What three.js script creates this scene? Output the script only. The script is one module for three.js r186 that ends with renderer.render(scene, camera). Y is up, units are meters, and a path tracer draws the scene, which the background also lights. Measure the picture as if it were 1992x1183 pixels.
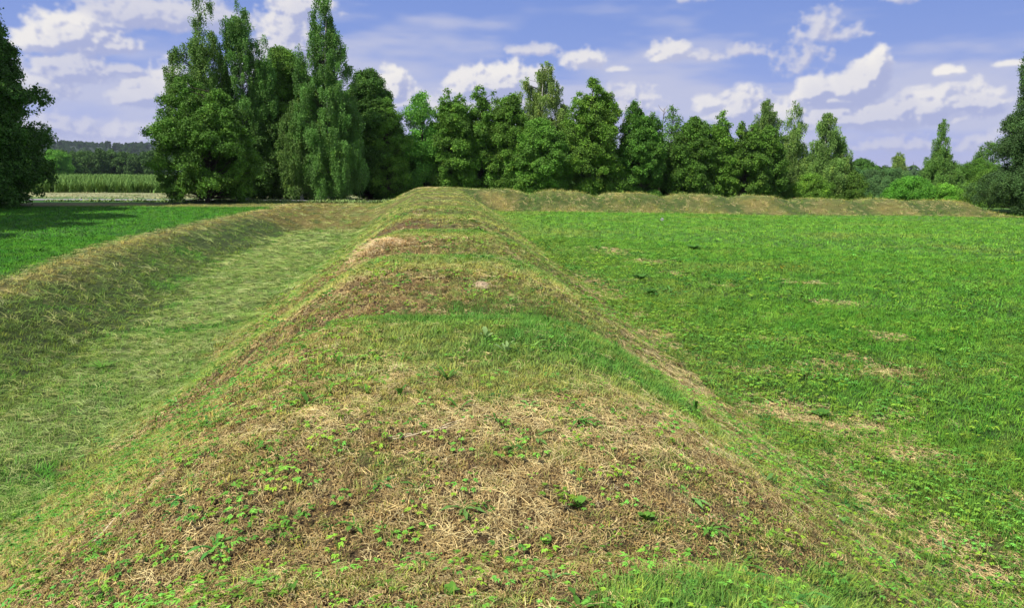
import * as THREE from 'three';
import { mergeGeometries } from 'three/addons/utils/BufferGeometryUtils.js';

// ---------------------------------------------------------------- camera, sun, exposure
const R = Math.PI / 180;
const scene = new THREE.Scene();
const camera = new THREE.PerspectiveCamera(45.2, 1024 / 609, 0.1, 12000);
camera.position.set(0, 1.7, 0);
camera.rotation.set(-10.6 * R, -5.7 * R, 0.6 * R, 'YXZ');
scene.add(camera);
const renderer = new THREE.WebGLRenderer({ antialias: true });
renderer.toneMapping = THREE.LinearToneMapping;
renderer.toneMappingExposure = 1.15;
renderer.shadowMap.enabled = true;
const SUN_AZ = -30 * R, SUN_EL = 54 * R;                   // high, from the left and a little behind the camera
const sunDir = new THREE.Vector3(-Math.cos(SUN_EL) * Math.cos(SUN_AZ), Math.sin(SUN_EL), -Math.cos(SUN_EL) * Math.sin(SUN_AZ));
const sun = new THREE.DirectionalLight(new THREE.Color(1.0, 0.94, 0.81), 5.0);
sun.name = 'sun';
sun.position.copy(sunDir).multiplyScalar(200).add(new THREE.Vector3(0, 0, -40));
sun.target.position.set(0, 0, -40);
sun.castShadow = true;
Object.assign(sun.shadow.camera, { left: -120, right: 120, top: 120, bottom: -120, near: 1, far: 500 });
sun.shadow.mapSize.set(2048, 2048);
scene.add(sun, sun.target);
scene.fog = new THREE.FogExp2(0xc4cdf0, 0.00005);

// ---------------------------------------------------------------- random numbers and noise
function mulberry(a) {
  return () => { a = (a + 0x6d2b79f5) | 0; let t = Math.imul(a ^ (a >>> 15), 1 | a); t = (t + Math.imul(t ^ (t >>> 7), 61 | t)) ^ t; return ((t ^ (t >>> 14)) >>> 0) / 4294967296; };
}
const PERM = new Uint8Array(512), GX = new Float32Array(256), GY = new Float32Array(256), PV = new Float32Array(256);
{
  const r = mulberry(71), p = [...Array(256).keys()];
  for (let i = 255; i > 0; i--) { const j = Math.floor(r() * (i + 1)); [p[i], p[j]] = [p[j], p[i]]; }
  for (let i = 0; i < 512; i++) PERM[i] = p[i & 255];
  for (let i = 0; i < 256; i++) { const a = r() * 2 * Math.PI; GX[i] = Math.cos(a); GY[i] = Math.sin(a); PV[i] = r(); }
}
function noise(x, y) {                                       // gradient noise, about -0.7 to 0.7
  const ix = Math.floor(x), iy = Math.floor(y), fx = x - ix, fy = y - iy, X = ix & 255, Y = iy & 255;
  const u = fx * fx * fx * (fx * (fx * 6 - 15) + 10), v = fy * fy * fy * (fy * (fy * 6 - 15) + 10);
  const a = PERM[PERM[X] + Y], b = PERM[PERM[X + 1 & 255] + Y], c = PERM[PERM[X] + (Y + 1 & 255)], d = PERM[PERM[X + 1 & 255] + (Y + 1 & 255)];
  const n0 = GX[a] * fx + GY[a] * fy, n1 = GX[b] * (fx - 1) + GY[b] * fy, n2 = GX[c] * fx + GY[c] * (fy - 1), n3 = GX[d] * (fx - 1) + GY[d] * (fy - 1);
  const m = n0 + u * (n1 - n0);
  return m + v * (n2 + u * (n3 - n2) - m);
}
function fbm(x, y, oct) { let s = 0, a = 1, w = 0; for (let i = 0; i < oct; i++) { s += a * noise(x, y); w += a; a *= 0.5; x = x * 2.03 + 17.3; y = y * 2.03 + 9.1; } return s / w * 1.6; }
const clamp = (x, a = 0, b = 1) => Math.min(b, Math.max(a, x));
const smooth = (x) => { x = clamp(x); return x * x * (3 - 2 * x); };
const ease = (u, k = .25) => { u = clamp(u); const m = 1 / (1 - k); return u < k ? m * u * u / (2 * k) : u > 1 - k ? 1 - m * (1 - u) * (1 - u) / (2 * k) : m * (u - k / 2); };   // a straight slope with rounded ends
const sstep = (a, b, x) => smooth((x - a) / (b - a));
const lerp = (a, b, t) => a + (b - a) * t;

// ---------------------------------------------------------------- the shape of the land (t = metres ahead, x = metres to the right of the rampart's axis)
const notch = (p) => Math.pow(1 - Math.sin(Math.PI * (p - Math.floor(p))), 1.9);
const humpPhase = (t) => (t - 3.6) / 6.1;
const edgeX = (t) => -11.3 - 1.7 * sstep(12, 36, t) + 0.9 * sstep(40, 58, t) + 0.25 * noise(t * 0.15, 3.3);   // outer lip of the ditch
const DITCH_END = (t) => 1 - sstep(47.5, 57.5, t);
function outer(x, t) {
  let y = -1.4 - 1.1 * sstep(60, 112, t) - 3.0 * sstep(112, 420, t) - 3 * sstep(500, 1200, t);
  const left = sstep(300, -500, x);
  y += sstep(1200, 2600, t) * (84 - 24 * sstep(-1750, -900, x) + 20 * fbm(x * 0.0011 + 3.3, t * 0.0007, 2)) * (0.35 + 0.65 * left);
  const rt = sstep(15, 75, x) * sstep(66, 150, t);
  return y - 5.5 * rt;
}
function height(x, z) {
  const t = -z;
  // ground without the rampart
  const o = outer(x, t) + 0.05 * noise(x * 0.12, t * 0.12);
  const e = edgeX(t), ditch = sstep(e + 0.2, e + 3.7, x) * DITCH_END(t);
  const leftBase = o - 1.1 * ditch + (0.10 * noise(x * 0.5, t * 0.35) + 0.035 * noise(x * 1.7, t * 1.4)) * sstep(e - 1, e + 1, x);
  const field = -1.7 - 0.0072 * clamp(x - 4, 0, 70) + 0.07 * noise(x * 0.09 + 5, t * 0.09) + 0.03 * noise(x * 0.45, t * 0.45);
  const rightBase = lerp(field, o - 0.3, sstep(63, 70, t));
  let y = lerp(leftBase, rightBase, sstep(-1.5, 1.5, x));
  // main rampart, running straight ahead as a row of humps
  const w = 0.22 * noise(t * 0.3, 8.1), end = 1 - sstep(61.4, 66.5, t);
  const m = (x < 0 ? ease(1 - (-x - 0.75 + w) / 4.75) : ease(1 - (x - 0.9 + w) / 3.9, .32)) * end;
  const back = sstep(-9, -3, t);
  if (m > 0) {
    const crest = -0.40 * notch(humpPhase(t)) * (1 - 0.75 * sstep(56, 60, t)) * (t > 1.5 ? 1 : 0.3) + 0.06 * noise(t * 0.22, 1.7) - 0.03 * x * x * 0.2;
    y = lerp(y, crest, m * back);
  }
  // back rampart, turning right at the corner
  if (x > -4 && t > 52 && t < 70) {
    const b = (t < 61 ? sstep(57.2, 60.5, t + 0.25 * noise(x * 0.3, 4.4)) : 1 - sstep(61.6, 66.5, t)) * sstep(-4, 0.5, x) * (1 - sstep(45.5, 49.5, x));
    if (b > 0) {
      const q = (x - 7.4 + .9 * noise(x * .13, 6.6) * sstep(8, 16, x)) / 5.65;
      const c = -0.02 - 0.0195 * x - (0.50 - 0.005 * x) * notch(q) * sstep(2, 6, x) + 0.06 * noise(x * 0.4, 2.2) + 0.16 * noise(x * 0.17 + 4, 7.2) * sstep(6, 14, x);
      y = Math.max(y, lerp(y, c, b));
    }
  }
  return y;
}
function rough(x, z) {                                       // crumbs and tussocks, only where the sheet is fine enough
  const d = Math.hypot(x, z);
  if (d > 26) return 0;
  const k = 1 - sstep(12, 26, d), near = 1 - sstep(5, 10, d);
  return k * (0.018 * noise(x * 3.1, z * 3.1) + 0.012 * noise(x * 7.3, z * 7.3)) + near * (0.013 * noise(x * 13, z * 13) + 0.009 * noise(x * 27, z * 27));
}
const ground = (x, z) => height(x, z) + rough(x, z);

// ---------------------------------------------------------------- the sky: air and fair-weather clouds, computed for every direction
function noise3(x, y, z) {
  const ix = Math.floor(x), iy = Math.floor(y), iz = Math.floor(z), fx = x - ix, fy = y - iy, fz = z - iz, X = ix & 255, Y = iy & 255, Z = iz & 255;
  const u = fx * fx * (3 - 2 * fx), v = fy * fy * (3 - 2 * fy), w = fz * fz * (3 - 2 * fz), X1 = X + 1 & 255, Y1 = Y + 1 & 255, Z1 = Z + 1 & 255;
  const a = PERM[PERM[X] + Y], b = PERM[PERM[X1] + Y], c = PERM[PERM[X] + Y1], d = PERM[PERM[X1] + Y1];
  const l = (p, q, s) => p + (q - p) * s;
  return l(l(l(PV[PERM[a + Z]], PV[PERM[b + Z]], u), l(PV[PERM[c + Z]], PV[PERM[d + Z]], u), v), l(l(PV[PERM[a + Z1]], PV[PERM[b + Z1]], u), l(PV[PERM[c + Z1]], PV[PERM[d + Z1]], u), v), w) * 2 - 1;
}
function fbm3(x, y, z, oct) { let s = 0, a = 0.5; for (let i = 0; i < oct; i++) { s += a * noise3(x, y, z); a *= 0.52; x = x * 2.07 + 11; y = y * 2.07 + 5; z = z * 2.07 + 3; } return s; }
function puff3(x, y, z, oct) { let s = 0, a = 0.5; for (let i = 0; i < oct; i++) { s += a * (1 - 2.2 * Math.abs(noise3(x, y, z))); a *= 0.55; x = x * 2.1 + 7; y = y * 2.1 + 13; z = z * 2.1 + 3; } return s; }
function makeSky() {
  const W = 4096, H = 2048, HU = H / 2, data = new Float32Array(W * H * 4);
  const F = new Float32Array(W * HU), B = new Float32Array(W * HU), A = new Float32Array(W * HU);
  // clouds: [azimuth, elevation of the base, half width, height above the base] in degrees from the rampart's axis, how bright and how solid
  const list = [
    [-24.2, 7.2, 2.7, 2.6, 1, 1], [-26.3, 7.0, 1.6, 1.3, 1, 1], [-21.8, 7.3, 1.7, 1.0, .95, .9], [-24.6, 5.3, 2.6, 1.7, .8, .8], [-21.4, 5.9, 1.2, 0.6, .75, .6], [-26.6, 4.0, 2.0, 1.6, .75, .6],
    [-19.6, 9.0, 4.8, 2.0, .55, .75], [-16.0, 9.2, 3.0, 1.6, .5, .7], [-19.9, 3.9, 2.4, 2.1, 1, 1.25], [-18.6, 4.3, 1.6, 2.7, 1.05, 1.3], [-21.2, 3.9, 1.3, 0.9, .9, .8],
    [-11.0, 6.4, 2.5, 4.8, .85, .85], [-12.5, 5.6, 2.4, 2.2, .8, .8], [-9.9, 10.2, 2.2, 2.0, .75, .7],
    [-3.3, 4.4, 1.5, 3.0, 1.05, 1.35], [-2.6, 4.0, 2.1, 1.9, .97, 1.15], [-4.3, 3.4, 2.0, 1.7, .85, .8], [-1.0, 3.6, 1.8, 1.6, .8, .7],
    [2.6, 5.2, 2.4, 2.2, 1, 1.2], [5.0, 5.3, 2.8, 2.7, 1.05, 1.3], [7.4, 5.5, 1.7, 2.1, 1, 1.2], [4.6, 4.0, 4.2, 1.4, .85, .8], [6.9, 8.3, 1.7, 0.7, .6, .45],
    [10.8, 7.4, 1.7, 1.4, .85, .85], [17.4, 7.9, 1.6, 1.3, .85, .75], [16.4, 7.7, 1.0, 0.8, .9, .7], [19.9, 7.8, 1.3, 0.6, .55, .4], [22.4, 8.1, 1.0, 0.7, .5, .35], [13.2, 7.1, 0.8, .35, .8, .5],
    [28.1, 8.7, 1.9, 1.0, .58, .36], [27.4, 8.9, 1.0, 2.0, .56, .34], [26.2, 7.2, 1.4, 1.7, .48, .24], [32.3, 11.0, 1.0, .7, .5, .35], [18.6, 11.8, 1.0, .6, .5, .35],
    [27.3, 4.7, 1.7, 1.9, 1.1, 1.5], [29.4, 4.75, 2.1, 2.0, 1.1, 1.5], [30.5, 5.0, 1.6, 2.6, 1.1, 1.45], [31.1, 6.0, 0.95, 2.3, 1.1, 1.4], [28.4, 4.5, 3.0, 1.0, 1, 1],
    [35.3, 6.15, 0.95, 0.75, 1.1, 1], [38.8, 6.6, 1.0, .35, 1, .7],
    [14.2, 3.6, 2.4, 2.4, .8, .7], [20.2, 4.3, 1.3, 1.2, .95, .85], [22.7, 3.4, 1.6, 2.6, .95, .85], [21.4, 3.3, 1.7, 1.6, .9, .8], [25.4, 3.2, 1.5, 1.8, .95, .85], [28.8, 2.9, 2.6, 1.6, .97, 1.15], [31.8, 2.9, 2.6, 2.0, .97, 1.15], [34.3, 3.3, 2.4, 2.4, .95, 1.05], [36.5, 3.7, 1.8, 2.1, .9, .75],
    [37.8, 3.8, 1.4, 1.5, .9, .75], [33.5, 1.4, 3.6, .9, .7, .5], [39.4, 1.5, 2.2, 1.2, .8, .6], [25.8, 1.2, 2.2, .9, .6, .5], [12.6, 2.8, 2.2, 1.6, .7, .6],
    [-21.5, 1.6, 3.4, 1.1, .7, .5], [-26.0, 1.9, 2.6, 1.2, .7, .5],
  ];
  const rnd = mulberry(5);
  for (let i = 0; i < 420; i++) {                            // the same kind of sky all the way round and overhead
    const el = 2 + 86 * Math.pow(rnd(), 2.2), az = -180 + 360 * rnd(), s = (1.2 + 0.16 * el) * (0.5 + rnd()), bright = 0.7 + 0.4 * rnd();
    if (az > -33 && az < 45 && el < 15.5) continue;
    if (el > 66 && i % 2) continue;
    const n = 2 + Math.floor(rnd() * 4);
    for (let k = 0; k < n; k++) list.push([az + (rnd() - .5) * 2.6 * s / Math.max(.25, Math.cos(el * R)), el + (rnd() - .5) * .2 * s, s * (.6 + .6 * rnd()), s * (.5 + .7 * rnd()), bright, .6 + .5 * rnd()]);
  }
  F.fill(-1);
  const px = 360 / W;
  for (const [az, el, hw, hh, br, so] of list) {
    const ce = Math.max(.2, Math.cos(el * R)), r0 = Math.max(0, Math.floor((el - hh * .8) / px)), r1 = Math.min(HU - 1, Math.ceil((el + hh * 1.5) / px)), cw = Math.ceil(hw * 1.5 / ce / px), c0 = Math.round((az + 90) / px);
    for (let r = r0; r <= r1; r++) {
      const de = (r + .5) * px - el, dy = de > hh * .3 ? (de - hh * .3) / (hh * .7) : (hh * .3 - de) / (hh * .42);
      for (let k = -cw; k <= cw; k++) {
        const dx = k * px * ce / hw, f = so * (1 - Math.hypot(dx, dy)), i = r * W + (((c0 + k) % W) + W) % W;
        if (f > F[i] - 0.25) { const t = clamp((f - F[i]) / .5 + .5); B[i] = lerp(B[i] || br, br, t); F[i] = Math.max(f, F[i]) + .06 * (1 - Math.abs(2 * t - 1)); }
      }
    }
  }
  const dirAt = (c, r) => { const up = (r + .5) / H * Math.PI, round = ((c + .5) / W - .5) * 2 * Math.PI; return [Math.cos(round) * Math.cos(up), Math.sin(up), Math.sin(round) * Math.cos(up)]; };
  const D = new Float32Array(W * HU);
  for (let r = 0; r < HU; r++) for (let c = 0; c < W; c++) {
    const i = r * W + c;
    if (F[i] < -.75) continue;
    const [x, y, z] = dirAt(c, r), q = 24, w = fbm3(x * 30, y * 45, z * 30, 2);
    const n = .55 * puff3(x * 46 + w * .3, y * 60 + w * .3, z * 46, 6) + .5 * fbm3(x * 100, y * 135, z * 100, 5);
    D[i] = F[i] * 1.2 + .68 * n + .04;
    A[i] = clamp(D[i] * 2.0);
  }
  const stepC = -2, stepR = 3;
  for (let r = 0; r < HU; r++) {
    const el = (r + .5) * px, up = Math.sin(el * R), hor = Math.exp(-el / 5.5), mid = Math.exp(-el / 24);
    const air = [lerp(lerp(.05, .235, mid), .47, hor), lerp(lerp(.118, .38, mid), .485, hor), lerp(lerp(.46, .81, mid), .74, hor)];
    for (let c = 0; c < W; c++) {
      const i = r * W + c, o = ((r + HU) * W + c) * 4;
      let [R0, G0, B0] = air;
      const [x, y, z] = dirAt(c, r);
      if (el < 40) {                                           // thin veils of high cloud
        const v = fbm3(x * 7, y * 34 + 3, z * 7, 4) * .9 + .62 * Math.exp(-Math.pow((el - 4.2) / 3.2, 2)), a = .74 * sstep(.02, .66, v);
        R0 = lerp(R0, .56, a); G0 = lerp(G0, .575, a); B0 = lerp(B0, .73, a);
      }
      if (A[i] > 0) {
        let s = 0;
        for (let k = 1; k <= 12; k++) { const rr = Math.min(HU - 1, r + stepR * k), j = rr * W + ((c + stepC * k) + W) % W; if (D[j] > 0) s += Math.min(.5, D[j]); }
        const jn = Math.min(HU - 1, r + 3) * W + ((c - 3) + W) % W, rel = clamp((D[i] - Math.max(-.2, D[jn])) * 2.6, -.36, .36), lit = Math.exp(-s * .44), edge = Math.exp(-D[i] * 2.2), b = B[i];
        const l = clamp(.16 + .70 * lit + .14 * edge + rel) * b, a = 1 - Math.exp(-Math.pow(A[i], 1.7) * 2.9), haze = Math.exp(-el / 4) * .5;
        let cr = lerp(.40, .90, l), cg = lerp(.435, .86, l), cb = lerp(.665, .82, l);
        cr = lerp(cr, air[0] * 1.1, haze); cg = lerp(cg, air[1] * 1.06, haze); cb = lerp(cb, air[2], haze);
        R0 = lerp(R0, cr, a); G0 = lerp(G0, cg, a); B0 = lerp(B0, cb, a);
      }
      data[o] = R0 * .92; data[o + 1] = G0 * .92; data[o + 2] = B0 * .90; data[o + 3] = 1;
    }
  }
  for (let r = 0; r < HU; r++) for (let c = 0; c < W; c++) { const o = (r * W + c) * 4; data[o] = .07; data[o + 1] = .11; data[o + 2] = .05; data[o + 3] = 1; }
  const t = new THREE.DataTexture(data, W, H, THREE.RGBAFormat, THREE.FloatType);
  t.mapping = THREE.EquirectangularReflectionMapping;
  t.magFilter = t.minFilter = THREE.LinearFilter;
  t.needsUpdate = true;
  return t;
}
scene.background = makeSky();
scene.environment = scene.background;

// ---------------------------------------------------------------- what covers the ground at a point: weights, used for the colour of the sheet and for what is strewn on it
const mixc = (a, b, k) => [lerp(a[0], b[0], k), lerp(a[1], b[1], k), lerp(a[2], b[2], k)];
const srgb = (r, g, b) => { const c = new THREE.Color().setRGB(r / 255, g / 255, b / 255, THREE.SRGBColorSpace); return [c.r, c.g, c.b]; };
const COL = {
  meadow: srgb(82, 128, 40), meadowFar: srgb(98, 150, 52), lawn: srgb(60, 122, 30), tan: srgb(172, 152, 98), bank: srgb(80, 102, 42), hay: srgb(122, 140, 70), soil: srgb(128, 100, 62), soilPale: srgb(168, 144, 106),
  dry: srgb(146, 144, 74), crest: srgb(106, 136, 56), straw: srgb(205, 184, 126), road: srgb(150, 150, 152), bleached: srgb(172, 172, 122), crop: srgb(84, 124, 46), wood: srgb(40, 66, 34), verge: srgb(96, 130, 50),
};
const gauss = (x, t, cx, ct, rx, rt) => Math.exp(-((x - cx) ** 2) / (rx * rx) - ((t - ct) ** 2) / (rt * rt));
// bare or straw-littered places: centre x, t, radii
const STRAW = [[1.15, 4.75, .75, .35], [.35, 5.0, .5, .3], [-.75, 5.0, .35, .2], [-.35, 6.0, .16, .4], [2.9, 8.2, .4, 1.9], [3.5, 10.2, .4, 1.5], [1.9, 5.3, .6, .5], [5.5, 8.9, .6, .5], [5.0, 9.6, .5, .7], [7.75, 11.5, .6, .4], [7.6, 12.4, .3, .25], [6.9, 12.2, .25, .3], [10.5, 17.9, .5, .4], [7.1, 30, .8, 1.2], [7.8, 26.7, .6, .7], [7.8, 23.6, .4, .4], [-1.4, 17.0, .8, .6],
  [4.4, 7.2, .5, .6], [4.7, 5.7, .5, .8], [5.6, 8.1, .5, .4], [9.5, 9.2, .4, .3], [4.6, 20, .4, 2.5], [4.4, 14, .3, 1.5], [2.2, 14.3, .6, .4], [9.3, 14, .4, .4], [8.6, 21, .35, .4], [11.5, 21.5, .5, .4]];
const GREEN = [[1.9, 8.0, .9, 1.2], [2.0, 6.6, .6, .7], [1.0, 7.4, .9, .8], [-.4, 9.2, 1.2, .8], [.7, 9.6, 1.6, .7], [.7, 8.6, 1.5, .45]];
const LUSH = [[1.2, 2.8, .6, .45], [1.9, 3.2, .65, .55], [2.6, 3.6, .65, .6], [3.3, 4.2, .6, .6], [3.9, 4.7, .5, .5]];
const CREST = [.9, .9];
function cover(x, z) {
  const t = -z, n1 = noise(x * .9 + 3, t * .9), n2 = noise(x * 3.3, t * 3.3 + 7), n3 = noise(x * .22, t * .22 + 2), n4 = noise(x * 9.1 + 4, t * 9.1);
  const e = edgeX(t), o = { c: null, grass: 0, gcol: null, hay: 0, straw: 0, chips: 0, weeds: 0, tall: 1 };
  const back = t > 57.2 && t < 67 && x > -3 && x < 49.5, jag = .35 * n1 + .12 * n2;
  if (x > e - 60 && x < 80 && t < 68) {
    const rf = 4.35 + .25 * noise(t * .5, 5.5);
    if (!back && x > rf - .35 + jag * .6) {                    // inner meadow
      const far = sstep(12, 45, t), edge = Math.exp(-Math.max(0, x - rf) / 1.6);
      let s = 0;
      for (const g of STRAW) s = Math.max(s, gauss(x, t, ...g));
      s = clamp(s * 1.25 * (0.65 + .9 * n2 + .5 * n4) + edge * .6 * (1 - far) * sstep(.0, .45, n1 + .5 * n2) + .5 * (1 - sstep(8, 18, t)) * sstep(.38, .6, n1 + .6 * n2 + .3 * n4));
      const dryp = .30 * sstep(.28, .6, noise(x * .35 + 9, t * .35) + .5 * n2);
      let c = mixc(mixc(COL.meadow, COL.meadowFar, far), COL.dry, clamp(dryp + .18 * edge + .2 * n3 * (1 - far)));
      c = mixc(c, mixc(COL.tan, COL.soil, sstep(-.1, .3, n4 + n2 * .4) * (1 - far)), clamp(s));
      o.c = c; o.grass = (1 - s * .93) * (1 - .45 * edge * (1 - sstep(10, 20, t))); o.straw = s; o.chips = s * .5 * (1 - far); o.weeds = clamp(edge * 1.0 + (.3 + .5 * n1 + .3 * n3) * (1 - far)) * (1 - s * .8); o.dark = sstep(-.1, .35, n3 + .6 * n1); o.lush = 1;
      o.gcol = mixc(mixc(srgb(58, 116, 28), srgb(102, 148, 46), clamp(.5 + .9 * n1 + .5 * n2 + .3 * far)), COL.dry, clamp(dryp * .8 + .3 * edge + .25 * sstep(.1, .4, n3)));
      return o;
    }
    if (!back && x < e + .25 + jag * .7) {                      // outer lawn and, behind it, the verge before the road
      const strip = sstep(55, 57, t + n1) * (1 - sstep(60, 62, t + n1));
      const lip = 1 - sstep(.0, .9, e + .3 - x + jag * .8);
      let c = mixc(COL.lawn, COL.meadow, .25 + .3 * n1);
      c = mixc(c, COL.tan, strip * .6); c = mixc(c, COL.tan, lip * .55 * clamp(.6 + n2));
      o.c = c; o.grass = 1 - .5 * lip - .5 * strip; o.gcol = mixc(mixc(srgb(50, 112, 22), srgb(84, 138, 34), clamp(.5 + n1)), COL.tan, lip * .4 + .5 * strip); o.straw = lip * .5;
      return o;
    }
    if (!back && x < -5.0 + .5 * noise(t * .4, 2.5) + .7 * n1 + .5 * n2 + .4 * n4) {   // ditch: outer bank, then the floor strewn with hay
      const bank = 1 - sstep(e + 3.4, e + 4.5, x + .5 * n1), top = 1 - sstep(e + .3, e + 1.7, x - .5 * n1 - .2 * n2), end = sstep(46, 50.5, t + .8 * n1);
      const greenp = sstep(.1, .5, noise(x * .7 + 2, t * .45) + .35 * n2);
      let c = mixc(COL.hay, COL.bank, bank);
      c = mixc(c, srgb(112, 126, 56), .45 * bank * sstep(-.2, .4, n3 + n1 * .4)); c = mixc(c, srgb(78, 112, 42), .5 * greenp); c = mixc(c, srgb(164, 152, 84), top * clamp(.55 + n2 + .5 * n1));
      c = mixc(c, srgb(150, 130, 72), .75 * end * sstep(-.3, .2, n1 + .2));
      o.c = c; o.grass = .46 + .3 * greenp - .15 * top + .2 * bank; o.gcol = mixc(mixc(mixc(mixc(srgb(104, 140, 56), srgb(98, 126, 48), bank), srgb(140, 124, 66), .6 * end), srgb(78, 134, 42), greenp), srgb(170, 160, 88), clamp(.75 * top + .15 * bank * sstep(0, .4, n2))); o.hay = (1 - .85 * end) * (1 - top * .8) * (1 - .80 * bank) * (1 - .35 * greenp) * (.75 + .5 * n1); o.straw = top * .30 + .02 * bank + .25 * end; o.olive = 1;
      return o;
    }
    if (!back) {                                                // the rampart itself
      const p = humpPhase(t + .5 * n1 + .04 * x * x), ph = p - Math.floor(p), face = sstep(-.06, .05, ph) * (1 - sstep(.24, .5, ph)) + sstep(.93, 1, ph);
      const left = sstep(1.6, -1.2, x + .6 * n1), foot = sstep(-3.6, -5.0, x + .4 * n1), farFade = 1 - .55 * sstep(18, 34, t), near = 1 - sstep(4.6, 5.6, t + .7 * n1 - .1 * x);
      let brown = clamp(face * (.22 + .78 * left) * farFade * (1 - .6 * foot));
      if (t < 9) brown = clamp(Math.max(near * (1 - .55 * sstep(-2.6, -4.4, x)) * (1 - .4 * sstep(2.8, 4.2, x)), face * .55 * left, .72 * sstep(-.5, -1.3, x + .5 * n1) * (1 - .25 * foot) * (1 - sstep(9, 15, t))));
      if (t < 9 && x > 1.8) brown *= 1 - .7 * sstep(1.9, 3.3, x + .6 * n1 + .12 * (t - 4));
      let g = 0, s = 0;
      for (const q of GREEN) g = Math.max(g, gauss(x, t, ...q));
      for (const q of STRAW) s = Math.max(s, gauss(x, t, ...q));
      if (t > 4 && t < 4.9) s = Math.max(s, 0.0);
      g = clamp(g * (.6 + 1.5 * n1 + 1.2 * n2));
      let lush = 0; for (const q of LUSH) lush = Math.max(lush, gauss(x, t, ...q)); lush = smooth(clamp((lush - .30 + .55 * n2 + .4 * n1 + .3 * n4) * 2.2)); g = Math.max(g, lush);
      if (g > .25) brown *= 1 - clamp(g * 1.2 - .2);
      const patch = noise(x * 1.9 + 31, t * 1.9) + .6 * n2;
      brown *= 1 - .75 * sstep(.12, .42, patch + .25 * n4) * (.5 + .5 * sstep(3.4, 4.4, t));
      brown = clamp(brown * (1.05 + .8 * n2 + .6 * n1) + .3 * brown * (1 - brown) * 4 * patch);
      s = clamp(s * (.85 + .9 * n2 + .6 * n4) + (1 - brown) * .22 * sstep(.15, .5, n2 + n1 * .6) + .35 * foot * sstep(-.1, .4, n1 + n2 * .5));
      const dryness = clamp(.62 + .5 * n3 + .35 * n1 - g * .8 - .5 * sstep(.45, .7, ph) * sstep(9.5, 12, t) * (1 - left * .3));
      const dryness2 = clamp(dryness - .42 * (.7 + 1.0 * n1) * sstep(5.4, 6.6, t) * (1 - sstep(9.5, 11, t)) * sstep(-1.6, -.4, x));
      let c = mixc(COL.crest, COL.dry, dryness2);
      const soil = mixc(COL.soil, COL.soilPale, clamp(.3 + .9 * n2 + .6 * n4));
      c = mixc(c, soil, brown); c = mixc(c, COL.straw, s * .6 * (1 - .5 * brown));
      if (x < -1 && t < 16) o.lw = sstep(-1, -2, x);
      o.hay = .5 * foot * (1 - sstep(44, 52, t)) * sstep(-.3, .3, n1);
      o.c = c; o.grass = clamp((1 - brown * 1.04) * (1 - .55 * s)) + .09 + .1 * sstep(0, .3, n4); o.gcol = mixc(mixc(srgb(78, 122, 42), srgb(160, 156, 84), dryness2), srgb(84, 124, 52), .75 * clamp(g)); o.straw = clamp(s * .9 + .22 * brown * sstep(.05, .45, n1 + .5 * n2) + .04 + .25 * sstep(2.2, 3.4, x) * sstep(0, .4, n2)); o.chips = brown;
      o.weeds = clamp(brown * (.11 + .14 * sstep(.1, .4, noise(x * 1.4 + 7, t * 1.4)) + .34 * sstep(-1.0, -3.0, x) * sstep(.0, .4, n1 + .5 * n2)) + .5 * sstep(2.0, 3.6, x) * (1 - s) * sstep(-.3, .3, n1) + (t < 10 && x < -.8 ? .14 + .3 * sstep(0, .4, n2) : .04));
      const rs = sstep(2.1, 3.2, x + .4 * n1) * (1 - sstep(16, 30, t)); o.grass *= 1 - .62 * rs; o.low = rs; o.gcol = mixc(o.gcol, srgb(112, 132, 56), .6 * rs); o.chips = Math.max(o.chips, .4 * rs * sstep(-.1, .4, n1 - n2)); o.c = mixc(o.c, mixc(COL.tan, COL.soil, .5), .4 * rs * sstep(-.2, .4, n1 + n2));
      o.weeds *= 1 - .55 * sstep(3.3, 3.9, x);
      o.tall = 1 + .5 * g + .5 * lush * (.6 + .9 * n2); if (lush > .1) { o.weeds = Math.max(o.weeds, .4 * lush); o.gcol = mixc(o.gcol, srgb(128, 150, 66), lush * sstep(-.1, .4, n4 + .5 * n2)); } o.green = g;
      return o;
    }
    // back rampart: dry mown grass
    const q = (x - 7.4) / 5.65, qq = q - Math.floor(q), cr = sstep(59.4, 60.6, t + .6 * n1), fg = clamp(.58 + .9 * noise(x * .5, t * .5) + .4 * n2 + .35 * (1 - sstep(.08, .3, Math.min(qq, 1 - qq))));
    let c = mixc(srgb(166, 152, 86), srgb(92, 114, 50), clamp(fg * 1.1));
    c = mixc(c, srgb(112, 138, 60), .6 * cr);
    o.c = mixc(c, COL.tan, .35 * sstep(.1, .5, n1 + n2)); o.grass = .85; o.gcol = mixc(srgb(166, 160, 92), srgb(96, 122, 52), fg); o.straw = .35;
    return o;
  }
  // farther out
  let c = mixc(COL.verge, COL.meadow, clamp(.5 + n1));
  if (t > 76 && x < 10) c = mixc(c, mixc(COL.bleached, mixc(COL.bleached, COL.verge, .4), clamp(.5 + noise(x * .05, t * .35) * 1.6)), sstep(76, 82, t));
  if (t > 112) c = mixc(c, COL.crop, sstep(112, 116, t));
  if (t > 420) c = mixc(c, COL.wood, sstep(420, 520, t));
  o.c = c; o.grass = t < 76 ? .8 : .3; o.gcol = mixc(COL.meadow, COL.verge, .5); return o;
}

// ---------------------------------------------------------------- the ground: one sheet to the horizon, cut along its grid into rampart, ditch, meadow and so on
function lines(spec) { const out = []; for (const [a, b, n, pow = 1] of spec) for (let i = 0; i < n; i++) out.push(a + (b - a) * Math.pow(i / n, pow)); return out; }

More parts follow.
